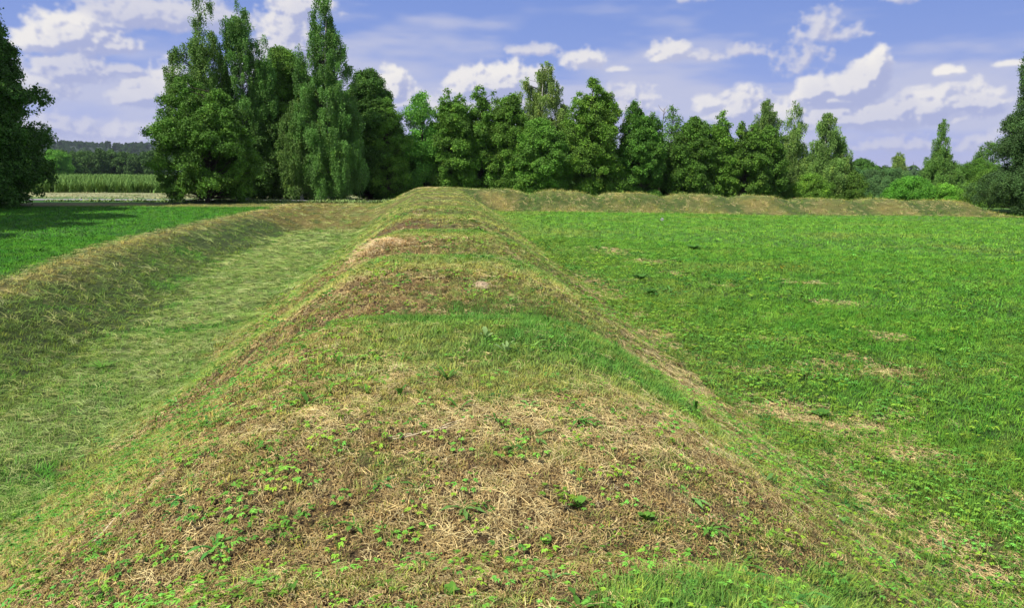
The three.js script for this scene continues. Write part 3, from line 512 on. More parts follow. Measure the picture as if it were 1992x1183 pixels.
const TREES = [
  { ...LIME, label: 'huge dark lime tree cut by the left edge of the photo', x: -32.7, t: 54, h: 22, w: 6.3, green: 'dark', puffs: 330, puff: .21, per: 4.6, low: .03, profile: 'lime', lobes: [[0, 0, 6.0, .56], [-.2, 0, 4.7, .80], [-.6, 0, 3.9, 1]] },
  { ...LIME, name: 'maple_tree', label: 'round bushy tree with several stems at the left front of the clump', group: GL, x: -18.9, t: 62.5, h: 10.0, w: 4.4, profile: 'lime', green: 'bush', puffs: 230, puff: .17, trunks: 5, trunkR: .11, twig: 'broad', leaf: .9, per: 5.5, low: .05, lobes: [[0, 0, 4.2, .8], [-.9, 0, 2.8, 1], [1.2, .5, 3.0, .88], [2.6, -.5, 2.2, .5]] },
  { ...BIRCH, label: 'leftmost tall birch of the clump rising behind the round bushy tree', group: GL, x: -21.0, t: 70, h: 18.2, w: 2.7, puffs: 84, low: .2, lobes: [[.4, 0, 2.2, 1], [-1.4, .5, 1.9, .76], [.9, 0, 2.2, .82]] },
  { ...BIRCH, label: 'tall birch with a white upper trunk, second from the left in the clump', group: GL, x: -17.7, t: 71, h: 18.0, w: 2.5, puffs: 80, low: .14, lobes: [[0, 0, 2.4, 1], [1.9, 0, 1.5, .82], [-.5, 0, 2.3, .9]] },
  { ...LIME, label: 'lime with a rounded top between the two pairs of birches', group: GL, x: -15.0, t: 75, h: 14.2, w: 2.9, green: 'lime', puffs: 90, puff: .3 },
  { ...LIME, label: 'low dark lime filling the gap under the clump of birches', group: GL, x: -16.8, t: 72.5, h: 8, w: 3.1, green: 'dark', puffs: 70 },
  { ...BIRCH, label: 'tallest birch with long weeping curtains at the middle of the clump', group: GL, x: -9.8, t: 68.5, h: 18.3, w: 3.4, puffs: 150, low: .05, puff: .22, lobes: [[-.2, 0, 2.1, 1], [.6, 0, 2.6, .82], [-.5, .4, 2.8, .62], [.5, 0, 3.2, .54], [-2.3, 0, 1.4, .74]] },
  { ...BIRCH, label: 'short weeping birch hanging low beside the tallest birch', group: GL, x: -12.6, t: 69.5, h: 9.0, w: 2.4, puffs: 60, green: 'birch', low: .05 },
  { ...LIME, label: 'dark lime at the right shoulder of the clump', group: GL, x: -6.9, t: 75, h: 12.4, w: 2.6, green: 'dark', puffs: 84 },
  { ...LIME, label: 'lower lime leaning out at the right end of the clump', group: GL, x: -5.0, t: 73.5, h: 9.6, w: 1.7, puffs: 54, twig: 'fine', per: 5 },
  { ...LIME, label: 'small dark lime behind the right end of the clump', group: GL, x: -3.5, t: 77, h: 6.2, w: 1.8, puffs: 40, green: 'dark' },
  { ...LIME, name: 'ash_tree', label: 'pale loose ash tree with sky showing through, left end of the row', group: GR, x: -1.7, t: 76, h: 10.4, w: 2.2, profile: 'lime', green: 'ash', twig: 'loose', puffs: 46, per: 5, low: .12, puff: .28 },
  { ...LIME, label: 'first dense lime right of the pale ash', group: GR, x: 1.3, t: 75, h: 11.1, w: 2.1, puffs: 76, lobes: [[0, 0, 2.5, .92], [-.5, 0, 1.6, 1], [.9, 0, 1.5, .97]] },
  { ...LIME, label: 'tall lime with two tips, second dense one right of the ash', group: GR, x: 4.3, t: 76, h: 11.7, w: 2.1, puffs: 76, lobes: [[0, 0, 2.5, .9], [-.3, 0, 1.6, 1], [1.2, 0, 1.2, .95]] },
  { ...LIME, label: 'narrow lime just left of the pale birch in the row', group: GR, x: 7.0, t: 75, h: 10.9, w: 1.8, puffs: 60 },
  { ...BIRCH, label: 'pale birch with two thin tops rising above the limes', group: GR, x: 11.0, t: 80, h: 14.9, w: 2.2, green: 'birchpale', puffs: 76, low: .3, lobes: [[.4, 0, 2.0, 1], [-1.7, 0, 1.7, .9], [1.6, 0, 2.0, .75]] },
  { ...LIME, label: 'low lime in front of the pale birch', group: GR, x: 9.8, t: 74, h: 8.2, w: 2.6, puffs: 72 },
  { ...LIME, name: 'maple_tree', label: 'broad tall maple with the widest crown of the row', group: GR, x: 15.3, t: 75, h: 12.7, w: 3.1, green: 'maple', puffs: 110, puff: .27, lobes: [[0, 0, 3.2, .86], [.3, 0, 2.0, 1], [-1.4, 0, 1.9, .9], [1.5, 0, 1.9, .88]] },
  { ...LIME, label: 'lime with two tips just right of the bare poles', group: GR, x: 20.6, t: 75, h: 10.3, w: 2.4, puffs: 84, lobes: [[0, 0, 2.6, .86], [-.9, 0, 1.6, 1], [1.2, 0, 1.5, .9]] },
  { ...LIME, name: 'maple_tree', label: 'thin half-dry tree with brownish leaves between two limes', group: GR, x: 24.7, t: 78, h: 10.2, w: 1.3, green: 'birch', twig: 'loose', puffs: 30, per: 3.4, low: .15 },
  { ...LIME, label: 'lime left of the pointed lime right of the bare poles', group: GR, x: 26.2, t: 75, h: 8.8, w: 2.1, puffs: 66 },
  { ...LIME, label: 'pointed lime standing above its neighbours right of the bare poles', group: GR, x: 28.8, t: 75, h: 9.7, w: 2.0, puffs: 72, lobes: [[0, 0, 2.4, .84], [.1, 0, 1.5, 1]] },
  { ...LIME, label: 'lime with two small tips right of the pointed lime', group: GR, x: 31.5, t: 74, h: 8.4, w: 1.8, puffs: 60, lobes: [[0, 0, 2.3, .88], [-.7, 0, 1.1, 1], [.7, 0, 1.1, .98]] },
  { ...LIME, label: 'last dense lime before the three slim birches', group: GR, x: 34.0, t: 75, h: 8.0, w: 1.8, puffs: 60 },
  { ...BIRCH, label: 'slim pale birch, leftmost of the three at the right end of the row', group: GR, x: 36.4, t: 81, h: 11.6, w: 2.0, green: 'birchpale', puffs: 54, low: .2 },
  { ...BIRCH, label: 'slim pale birch, middle one of the three at the right end', group: GR, x: 38.8, t: 79, h: 11.3, w: 2.2, green: 'birchpale', puffs: 60, low: .12, lobes: [[0, 0, 1.8, 1], [.6, 0, 2.3, .6], [-.7, 0, 2.1, .5]] },
  { ...BIRCH, label: 'wide pale birch, rightmost of the three at the right end', group: GR, x: 42.2, t: 78, h: 10.0, w: 2.7, green: 'birchpale', puffs: 84, low: .05, lobes: [[0, 0, 2.3, 1], [1.9, 0, 1.6, .74], [-.7, 0, 2.5, .68], [.8, 0, 2.8, .5]] },
  { ...LIME, name: 'bush', category: 'bush', label: 'light green bush at the foot of the three slim birches', x: 39.5, t: 75.5, h: 3.4, w: 2.2, green: 'bush', puffs: 34, profile: 'dome', twig: 'fine' },
  { ...LIME, name: 'bush', category: 'bush', label: 'green bush filling in under the wide pale birch', x: 44.6, t: 77, h: 3.8, w: 2.2, green: 'lime', puffs: 34, profile: 'dome', twig: 'fine' },
  { ...LIME, name: 'bush', category: 'bush', label: 'dark bush at the foot of the row below the broad maple', x: 17.9, t: 74.5, h: 4.0, w: 1.6, green: 'bush', puffs: 26, profile: 'dome' },
  { ...LIME, name: 'willow_bush', category: 'bush', label: 'largest rounded grey-green willow bush beyond the back rampart', x: 75.5, t: 118, h: 8.4, w: 5.3, green: 'willow', profile: 'dome', twig: 'fine', puffs: 90, puff: .22, per: 3.4, leaf: 1.3, low: .02 },
  { ...LIME, name: 'willow_bush', category: 'bush', label: 'rounded willow bush left of the largest willow bush', x: 72, t: 125, h: 9.6, w: 4.4, green: 'willow', profile: 'dome', twig: 'fine', puffs: 70, puff: .24, per: 3.2, leaf: 1.3 },
  { ...LIME, name: 'willow_bush', category: 'bush', label: 'farther willow bush showing above the largest one', x: 84, t: 138, h: 9.8, w: 4.6, green: 'willow', profile: 'dome', twig: 'fine', puffs: 60, puff: .25, per: 2.8, leaf: 1.5 },
  { ...LIME, name: 'willow_bush', category: 'bush', label: 'willow bush between the largest willow bush and the lone birch', x: 91, t: 132, h: 8.6, w: 4.4, green: 'willow', profile: 'dome', twig: 'fine', puffs: 60, puff: .25, per: 2.8, leaf: 1.5 },
  { ...LIME, label: 'far dark tree standing behind the willow bushes', x: 104, t: 175, h: 13, w: 4.5, green: 'dark', puffs: 50, per: 2, leaf: 1.6 },
  { ...BIRCH, label: 'far pale tree standing among dark spruces', x: 117, t: 180, h: 15.4, w: 3, green: 'birchpale', puffs: 40, per: 2.4, leaf: 1.6 },
  { ...BIRCH, label: 'lone tall birch with a bent tip near the right edge', x: 65.4, t: 92, h: 12.1, w: 3.0, puffs: 100, low: .05, green: 'birch', lobes: [[0, 0, 1.5, 1], [0, 0, 3.1, .68], [1.4, 0, 2.8, .54], [-1.4, 0, 2.5, .5]] },
  { ...LIME, name: 'bush', category: 'bush', label: 'bright green spreading bush left of the lone birch', x: 53.2, t: 79, h: 3.3, w: 2.8, green: 'bright', profile: 'dome', puffs: 44, twig: 'fine' },
  { ...LIME, name: 'bush', category: 'bush', label: 'low bright green bush in front of the lone birch', x: 55.8, t: 77, h: 2.4, w: 2.2, green: 'bright', profile: 'dome', puffs: 34, twig: 'fine' },
  { ...LIME, name: 'bush', category: 'bush', label: 'round green bush beside the big spruce at the right edge', x: 56.2, t: 71, h: 3.7, w: 2.4, green: 'bush', profile: 'dome', puffs: 48, twig: 'fine' },
  { ...LIME, label: 'leafy tree behind the round bush at the right end of the back rampart', x: 73, t: 95, h: 7.5, w: 3.0, green: 'lime', puffs: 50, twig: 'fine', per: 3 },
  { ...LIME, label: 'thin tree with a bare tip behind the big spruce', x: 78.5, t: 100, h: 10.6, w: 1.9, green: 'birch', twig: 'loose', puffs: 34, per: 4 },
];
[[-6.5, 80, 7.5], [-.5, 81, 6.5], [3, 82, 8.5], [8.5, 82, 8], [13.2, 82, 8.5], [17.2, 82, 7.5], [22.6, 82, 8], [27.4, 83, 7.2], [33, 83, 7], [36.8, 84.5, 6.5], [-11.5, 79, 9], [-19.5, 76, 8]].forEach(([x, t, h], i) => TREES.push({ ...LIME, name: 'understorey_tree', label: 'shaded filler tree behind ' + ['the right end of the clump', 'the pale ash', 'the first dense lime', 'the low lime by the pale birch', 'the left side of the broad maple', 'the gap beside the bare poles', 'the half-dry tree', 'the pointed lime', 'the last dense lime', 'the slim birches', 'the tallest birch', 'the round bushy tree'][i], x, t, h, w: 2.4, green: 'dark', puffs: 44, per: 3.6, leaf: 1.2 }));
for (const [x, t] of [[-31, 26], [-30.5, 32.5], [-31, 39], [-34, 46]]) TREES.push({ ...LIME, label: { 26: 'nearest', 32.5: 'second', 39: 'third', 46: 'farthest' }[t] + ' lime just outside the left edge whose shade falls on the lawn', x, t, h: 19, w: 2.9, low: .36, puffs: 60, per: 4.5 });
for (const s of TREES) { if (s.twig === 'birch') s.puffs *= s.green === 'birchpale' || s.t > 90 ? 1.7 : 1.3;
  if (s.twig !== 'birch' && s.puff === .2 && s.puffs < 100) s.puffs *= 2.6;
  if (s.profile === 'lime' && !s.lobes && s.name !== 'bush') s.w *= 1.3; tree({ seed: seed++, ...s }); }
PROFILE.column = (h) => (1 + .07 * Math.sin(h * 19)) * (h < .2 ? 1.15 : 1) * Math.pow(Math.max(0, 1 - Math.pow(h, 3)), .4);
tree({ name: 'larch_tree', label: 'big dark larch cut by the right edge of the photo', x: 54.6, t: 60, h: 16.8, w: 5.0, profile: 'column', twig: 'fine', green: 'spruce', puffs: 380, puff: .22, per: 5, low: .03, seed: 501 });
conifer({ name: 'spruce_tree', label: 'far dark spruce left of the far pale tree', x: 112, t: 190, h: 13.5, w: 2.4, gap: .9, per: 4, seed: 502, spray: 2.4, limbs: 6 });
conifer({ name: 'spruce_tree', label: 'slim far spruce just left of the far pale tree', x: 113.5, t: 184, h: 13.0, w: 1.8, gap: .9, per: 4, seed: 503, spray: 2.4, limbs: 6 });
conifer({ name: 'spruce_tree', label: 'far dark spruce right of the far pale tree', x: 124.5, t: 185, h: 13.2, w: 2.6, gap: .9, per: 4, seed: 504, spray: 2.4, limbs: 6 });
conifer({ name: 'spruce_tree', label: 'small far spruce beside the white houses', x: 110, t: 150, h: 11.4, w: 2.2, gap: .9, per: 4, seed: 505, spray: 2.2, limbs: 6 });

function pole(name, label, x, t, h, seedp, group) {            // a dead, leafless stem with a few snags
  const r = mulberry(seedp), root = thing(name, label, 'dead tree', group, x, -t, height(x, -t)), T = new Tris(), B = new Tris();
  T.tube([0, .25, .5, .75, 1].map((f) => [.12 * Math.sin(f * 4 + seedp), h * f - .1, .1 * f]), [.13, .10, .08, .055, .015], 7);
  for (let k = 0; k < 16; k++) { const y = h * (.3 + .68 * r()), a = r() * 6.28, l = .35 + .8 * r(); B.tube([[.1 * Math.sin(y / h * 4 + seedp), y, 0], [Math.cos(a) * l * .5, y + l * .5, Math.sin(a) * l * .5], [Math.cos(a) * l * .8, y + l, Math.sin(a) * l * .8]], [.028, .02, .007], 4); }
  part('trunk', T.build(), deadMat, root); part('snag', B.build(), deadMat, root).userData.kind = 'stuff';
}
pole('dead_tree', 'tall bare grey pole of a dead tree right of the broad maple', 19.2, 77, 9.0, 31);
pole('dead_tree', 'shorter bare dead stem against the right side of the broad maple', 18.5, 78.5, 7.9, 32);
pole('dead_tree', 'thin dead stem standing in the gap left of the pale ash', -3.9, 76, 7.4, 33);
pole('dead_tree', 'bare twiggy dead top between two limes right of the poles', 24.0, 79, 10.3, 34);
pole('dead_tree', 'slender leafless stem just right of the thin dead stem by the ash', -2.9, 77, 6.6, 35);

// far woods: instanced whole trees
function farTree(seedf, h, w, n, leafSize, prof) {
  const r = mulberry(seedf), T = new Tris();
  const puffs = []; for (let k = 0; k < 34; k++) { let hh, rr; do { hh = r(); rr = PROFILE[prof](hh); } while (r() > rr + .1); const a = r() * 6.28, ring = Math.sqrt(r()) * .85; puffs.push([Math.cos(a) * w * rr * ring, h * (.05 + .92 * hh), Math.sin(a) * w * rr * ring, w * .3 * (.6 + .6 * r())]); }
  for (let k = 0; k < n; k++) { const p = puffs[k % puffs.length], d = rdir(r); if (d.y < -.2) d.y *= -1; T.leaf(V(p[0] + d.x * p[3], p[1] + d.y * p[3], p[2] + d.z * p[3]), rdir(r), d.clone().add(rdir(r).multiplyScalar(.6)).normalize(), leafSize * (.7 + .6 * r()), leafSize * .8); }
  return T.build();
}
const FAR = [farTree(61, 12, 4.6, 2400, .75, 'lime'), farTree(62, 11, 5.2, 2400, .8, 'bush'), farTree(63, 13, 3.0, 2000, .65, 'cone')];
{
  const r = mulberry(640), near = FAR.map(() => new Copies()), far = FAR.map(() => new Copies()), q = new THREE.Quaternion();
  const put = (list, x, t, s, lum) => { q.setFromAxisAngle(UPV, r() * 6.28); const k = Math.floor(r() * 2.35), v = lum * (.7 + .6 * r()), g = k === 2 ? GREENS.dark : mixc(GREENS.lime, GREENS.birch, r()); list[k].add(V(x, height(x, -t) - .3, -t), q, s * (.85 + .3 * r()), s * (.75 + .5 * r()), s * (.85 + .3 * r()), [g[0] * v, g[1] * v, g[2] * v]); };
  for (let k = 0; k < 420; k++) { const t = 405 + 150 * Math.pow(r(), .8), x = t * (-.72 + .36 * r()); put(near, x, t, .95 + .25 * clamp((x / t + .50) * -6), 1); }
  for (let k = 0; k < 160; k++) { const t = 330 + 120 * r(), x = t * (.35 + .6 * r()); put(near, x, t, 1.0, 1); }
  for (let k = 0; k < 1500; k++) { const t = 1500 + 1200 * r(), x = t * (-.85 + .6 * r()); put(far, x, t, 1.25, .8); }
  for (let k = 0; k < 500; k++) { const t = 700 + 500 * r(), x = t * (-.85 + 1.9 * r()); put(far, x, t, 1.1, .8); }
  const tagStuff = (o, label) => Object.assign(o.userData, { label, category: 'forest', kind: 'stuff' });
  near.forEach((c, k) => tagStuff(c.build('forest', FAR[k], leafMat, scene), ['mixed woods along the far side of the green crop', 'rounded trees mingled in the far woods', 'dark conifers mingled in the far woods'][k]));
  far.forEach((c, k) => tagStuff(c.build('ridge_forest', FAR[k], leafMat, scene), ['bluish woods covering the distant ridge', 'rounded bluish woods on the distant ridge', 'dark conifers on the distant ridge'][k]));
}
tree({ ...LIME, seed: 700, label: 'single light green tree in front of the far woods on the left', x: -160, t: 330, h: 11.5, w: 6.5, green: 'bright', profile: 'dome', twig: 'fine', puffs: 60, puff: .24, per: 1.4, leaf: 2.6, low: .1 });

// ---------------------------------------------------------------- road
{
  const T = new Tris(), n = 120; let prev;
  for (let k = 0; k <= n; k++) {
    const x = -110 + 115 * k / n, t = 67.5 + .02 * (x + 30) + 1.2 * Math.sin(x * .03), row = [-1.5, -.75, 0, .75, 1.5].map((o, i) => T.v(x, height(x, -t - o) + .05 + (i === 2 ? .02 : 0), -t - o, x / 3, o / 3));
    if (prev) for (let i = 0; i < 4; i++) { T.tri(prev[i], row[i], row[i + 1]); T.tri(prev[i], row[i + 1], prev[i + 1]); }
    prev = row;
  }
  const m = part('road', T.build(), new THREE.MeshStandardMaterial({ name: 'asphalt', color: new THREE.Color().setRGB(.30, .30, .32), map: grainTexture(256, 77, (s, r) => Float32Array.from({ length: s * s }, () => .7 + .3 * r())), roughness: .9, side: THREE.DoubleSide }), scene);
  m.userData = { label: 'narrow grey road behind the lawn on the left', category: 'road', kind: 'structure' };
}

// ---------------------------------------------------------------- grass, straw, hay and litter that lie on the ground
const bladeMat = new THREE.MeshPhysicalMaterial({ name: 'blade', color: 0xffffff, roughness: .8, specularIntensity: .3, side: THREE.DoubleSide });
const dryMat = new THREE.MeshPhysicalMaterial({ name: 'dry_stalk', color: 0xffffff, roughness: .85, specularIntensity: .4, side: THREE.DoubleSide });
function blade(T, x, z, a, len, wid, bend, lift = 1) {         // a tapering, bending strip
  const n = 3, dx = Math.cos(a), dz = Math.sin(a), sx = -dz, sz = dx; let pl, pr;
  for (let k = 0; k <= n; k++) {
    const f = k / n, out = len * bend * f * f + .12 * len * f, y = len * f * lift * (1 - .45 * bend * f), w = wid / 2 * (1 - f * .92) * (k ? 1 : .8);
    const l = T.v(x + dx * out + sx * w, y, z + dz * out + sz * w), r = T.v(x + dx * out - sx * w, y, z + dz * out - sz * w);
    if (k) { T.tri(pl, pr, r); T.tri(pl, r, l); }
    pl = l; pr = r;
  }
}
function tuft(s, n, rad, len, wid) { const r = mulberry(s), T = new Tris(); for (let k = 0; k < n; k++) { const a = r() * 6.28, d = rad * Math.sqrt(r()), b = r() * 6.28; blade(T, Math.cos(b) * d, Math.sin(b) * d, a, len * (.5 + .8 * r()), wid * (.7 + .6 * r()), .15 + .85 * r()); } return T.build(); }
function stalks(s, n, rad, len, wid, up) {                     // lying stalks, bent and crossing
  const r = mulberry(s), T = new Tris();
  for (let k = 0; k < n; k++) {
    const a = r() * 6.28, L = len * (.4 + .8 * r()), b = r() * 6.28, d = rad * Math.sqrt(r()), curl = (r() - .5) * 1.6, h0 = up * r(), h1 = up * r() * 1.6; let pl, pr, x = Math.cos(b) * d, z = Math.sin(b) * d, an = a;
    for (let i = 0; i <= 5; i++) { const f = i / 5, y = h0 + (h1 - h0) * f + up * Math.sin(f * 3.1) * .8, w = wid / 2 * (1 - .5 * f), sx = -Math.sin(an) * w, sz = Math.cos(an) * w, l = T.v(x + sx, y + w * .6, z + sz), q = T.v(x - sx, y - w * .4, z - sz); if (i) { T.tri(pl, pr, q); T.tri(pl, q, l); } pl = l; pr = q; x += Math.cos(an) * L / 5; z += Math.sin(an) * L / 5; an += curl / 5; }
  }
  return T.build();
}
function flakes(s, n, rad, size) {                             // crumbs of soil and curled dead leaves
  const r = mulberry(s), T = new Tris();
  for (let k = 0; k < n; k++) {
    const a = r() * 6.28, d = rad * Math.sqrt(r()), x = Math.cos(a) * d, z = Math.sin(a) * d, sz = size * (.35 + r()), an = r() * 6.28, tl = .35 + .5 * r(), c = Math.cos(an), si = Math.sin(an), y = sz * .25;
    const P = (u, v, h) => T.v(x + (c * u - si * v) * sz, y + h * sz, z + (si * u + c * v) * sz), w = .3 + .35 * r();
    const p0 = P(-.6, 0, -.1 * r()), p1 = P(-.1, w, tl * r()), p2 = P(.65, .1 * r(), .25 * r()), p3 = P(0, -w, tl * r()), p4 = P(.1, 0, -.15);
    T.tri(p0, p1, p4); T.tri(p1, p2, p4); T.tri(p2, p3, p4); T.tri(p3, p0, p4);
  }
  return T.build();
}
function rosette(s, n, size) {                                 // a seedling: stalked leaves of three toothed leaflets
  const r = mulberry(s), T = new Tris();
  for (let k = 0; k < n; k++) {
    const a = k / n * 6.28 + r(), L = size * (.5 + .6 * r()), h = size * (.25 + .75 * r()), d = V(Math.cos(a), 0, Math.sin(a)), tip = V(d.x * L, h, d.z * L), side2 = V(-d.z, 0, d.x);
    blade(T, 0, 0, a, Math.hypot(L, h), size * .05, .6);
    for (const u of [-1.6, -.75, 0, .75, 1.6]) { const dd = d.clone().addScaledVector(side2, u * .9); dd.y = -.25 + .5 * r(); dd.normalize(); T.leaf(tip, dd, V(0, 1, 0).addScaledVector(d, -.35 + .5 * r()).normalize(), size * (.62 - .12 * Math.abs(u)) * (.75 + .5 * r()), size * .25, .16); }
  }
  return T.build();
}
function strew(name, label, category, geos, mat, bands, place, sd) {
  const r = mulberry(sd), list = geos.map(() => new Copies()), q = new THREE.Quaternion(), q2 = new THREE.Quaternion(), nrm = V(0, 1, 0);
  for (const [d0, d1, cell] of bands) {
    const half = d1 * 1.02;
    for (let t = 1.2; t < half; t += cell) for (let x = -t * .66 - 1.2; x < t * .95 + 1.5; x += cell) {
      const px = x + (r() - .5) * cell * 1.3, pt = t + (r() - .5) * cell * 1.3, d = Math.hypot(px, pt);
      if (d < d0 || d >= d1 || pt < 1.2) continue;
      const g = place(px, -pt, d, r, cover);
      if (!g) continue;
      const e = .04, nx = (height(px - e, -pt) - height(px + e, -pt)) / (2 * e), nz = (height(px, -pt - e) - height(px, -pt + e)) / (2 * e);
      nrm.set(nx, 1, nz).normalize(); if (!g.flat) nrm.lerp(UPV, .65).normalize();
      q.setFromUnitVectors(UPV, nrm); q2.setFromAxisAngle(UPV, g.turn ?? r() * 6.28); q.multiply(q2);
      list[Math.floor(r() * list.length)].add(V(px, ground(px, -pt) + (g.y ?? 0), -pt), q, g.s, g.sy ?? g.s, g.s, g.c);
    }
  }
  list.forEach((c, k) => { if (c.n) { const o = c.build(numbered(name), geos[k], mat, scene); Object.assign(o.userData, { label, category }); } });
}
const vary = (c, r, a = .35, hue = .12) => { const v = 1 - a + 2 * a * r(), h = (r() - .5) * 2 * hue; return [c[0] * v * (1 + h), c[1] * v, c[2] * v * (1 - h)]; };
const GB = [[2, 6, .030], [6, 11, .045], [11, 20, .075], [20, 36, .13], [36, 62, .25], [62, 82, .34]];
const scaleAt = (d) => d < 6 ? 1 : d < 11 ? 1.45 : d < 20 ? 2.2 : d < 36 ? 3.4 : 5.4;
strew('grass', 'short green and yellowing grass covering the ground', 'grass', [tuft(1, 9, .028, .055, .0042), tuft(2, 10, .030, .048, .0040), tuft(3, 8, .026, .065, .0045)], bladeMat, GB, (x, z, d, r) => {
  const t = -z; if (d > 62 && (x < 0 || t > 67)) return null;
  const c = cover(x, z); if (r() > c.grass) return null;
  const s = scaleAt(d), meadow = x > 4 ? 1 : 0, k = t > 57 && x > 0 ? .6 : d > 36 ? .36 : d > 20 ? .48 : d > 11 ? .72 : 1, tall = (c.tall ?? 1) * (meadow ? 1.1 : x < 4.35 && x > -5 ? .66 * (1 - .35 * (c.low ?? 0)) : 1);
    return { s: s * (.75 + .5 * r()), sy: s * k * tall * (.6 + .7 * r()), c: vary(c.gcol.map((v) => v * (c.lush ? 1.27 : x < -5 ? 1.2 : 1.3)), r, .42, .2) };
}, 901);
strew('straw', 'pale dry straw scattered on the rampart and meadow edge', 'straw', [stalks(11, 8, .05, .11, .0024, .010), stalks(12, 7, .06, .14, .0024, .013)], dryMat, [[2, 6, .045], [6, 11, .065], [11, 20, .11], [20, 36, .2], [36, 62, .34], [62, 82, .42]], (x, z, d, r) => {
  if (d > 62 && (x < 0 || z < -67)) return null;
  const c = cover(x, z); if (r() > c.straw * 1.1) return null;
  const s = (d < 6 ? 1 : d < 11 ? 1.3 : d < 20 ? 1.8 : d < 36 ? 2.4 : 3.2) * (.7 + .6 * r());
  return { s, sy: s * .8, flat: 1, y: .004, c: vary(c.olive ? [.50, .45, .19] : [.74, .60, .28], r, .35, .08) };
}, 902);
strew('thatch', 'short brown bits of dead stalks matted over the bare soil', 'thatch', [stalks(15, 12, .035, .045, .0032, .008), stalks(16, 11, .04, .055, .0028, .010)], dryMat, [[2, 6.2, .036], [6.2, 11, .055], [11, 20, .10]], (x, z, d, r) => {
  const c = cover(x, z); if (r() > c.chips * .62) return null;
  const s = (d < 6.2 ? 1 : d < 11 ? 1.3 : 1.9) * (.7 + .6 * r());
  return { s, sy: s * 1.1, flat: 1, y: .004, c: vary(r() < .5 ? [.35, .26, .11] : r() < .5 ? [.52, .41, .19] : [.20, .135, .055], r, .3, .06) };
}, 907);
strew('hay', 'grey green cut hay lying along the ditch', 'hay', [stalks(21, 11, .11, .22, .0042, .022), stalks(22, 10, .13, .26, .0040, .028), stalks(23, 11, .10, .19, .0042, .02)], dryMat, [[3, 11, .08], [11, 20, .11], [20, 36, .17], [36, 62, .28]], (x, z, d, r) => {
  const c = cover(x, z); if (!c.hay || r() > c.hay * .85) return null;
  const s = (d < 11 ? 1 : d < 20 ? 1.2 : d < 36 ? 1.7 : 2.6) * (.7 + .6 * r());
  return { s, sy: s * (.4 + .7 * r()), flat: 1, y: .012, c: vary(r() < .45 ? [.33, .42, .12] : r() < .55 ? [.19, .31, .06] : [.42, .46, .17], r, .35, .1) };
}, 903);
strew('soil_litter', 'crumbled brown soil and dead leaves on the bare patches', 'soil', [flakes(31, 16, .028, .0098), flakes(32, 14, .03, .012), flakes(33, 17, .028, .008)], dryMat, [[2, 6.2, .032], [6.2, 11, .05], [11, 20, .085], [20, 34, .16]], (x, z, d, r) => {
  const c = cover(x, z); if (r() > c.chips * .7) return null;
  const s = (d < 6.2 ? 1 : d < 11 ? 1.35 : d < 20 ? 2 : 3) * (.5 + .9 * r()), k = r();
  return { s, sy: s * (.8 + .7 * r()), flat: 1, c: vary(k < .55 ? [.33, .235, .088] : k < .82 ? [.45, .335, .14] : k < .95 ? [.17, .115, .048] : [.52, .43, .25], r, .28, .06) };
}, 904);
strew('seedlings', 'bright green seedlings and clover sprinkled over the ground', 'weeds', [rosette(41, 5, .050), rosette(42, 6, .044), rosette(43, 4, .056)], bladeMat, [[2, 6.2, .062], [6.2, 11, .085], [11, 20, .15], [20, 34, .34]], (x, z, d, r) => {
  const c = cover(x, z); if (r() > c.weeds * (c.lush ? .9 : .95)) return null;
  const s = (d < 6.2 ? 1 : d < 11 ? 1.3 : d < 20 ? 2 : 3.6) * (.4 + 1.0 * Math.pow(r(), 1.5));
  return { s, sy: s * (.8 + .7 * r()), y: .006, c: vary(c.lush ? mixc([.17, .34, .04], [.075, .20, .028], clamp(c.dark + (r() - .5))) : mixc([.165, .35, .04], [.11, .26, .034], c.lw ?? 0), r, .5, .3) };
}, 905);
function lance(s, n, size) {                                   // a low rosette of long leaves
  const r = mulberry(s), T = new Tris();
  for (let k = 0; k < n; k++) { const a = k / n * 6.28 + r() * .8, L = size * (.5 + .8 * r()), up = .25 + .7 * r(), d = V(Math.cos(a), up, Math.sin(a)).normalize(), d2 = V(Math.cos(a), up * .2 - .1, Math.sin(a)).normalize(), nn = V(-Math.cos(a) * up, 1, -Math.sin(a) * up).normalize(); T.leaf(V(0, 0, 0), d, nn, L * .62, L * .16, .12); T.leaf(d.clone().multiplyScalar(L * .42), d2, nn, L * .58, L * .2, .12); }
  return T.build();
}
strew('leafy_weeds', 'low darker green rosettes of long leaves among the grass', 'weeds', [lance(46, 7, .10), lance(47, 9, .085), lance(48, 6, .12)], bladeMat, [[2, 6.2, .13], [6.2, 11, .15], [11, 20, .25], [20, 36, .6]], (x, z, d, r) => {
  const c = cover(x, z), clump = sstep(-.1, .4, noise(x * 1.1 + 50, z * 1.1)); if (c.olive || r() > (c.lush ? .55 : c.grass * .5 + .06) * clump) return null;
  const s = (d < 11 ? 1 : d < 20 ? 1.5 : 2.4) * (.5 + .9 * r());
  return { s, sy: s * (.6 + .7 * r()), c: vary(r() < .7 ? [.065, .19, .03] : [.14, .28, .06], r, .35, .2) };
}, 906);
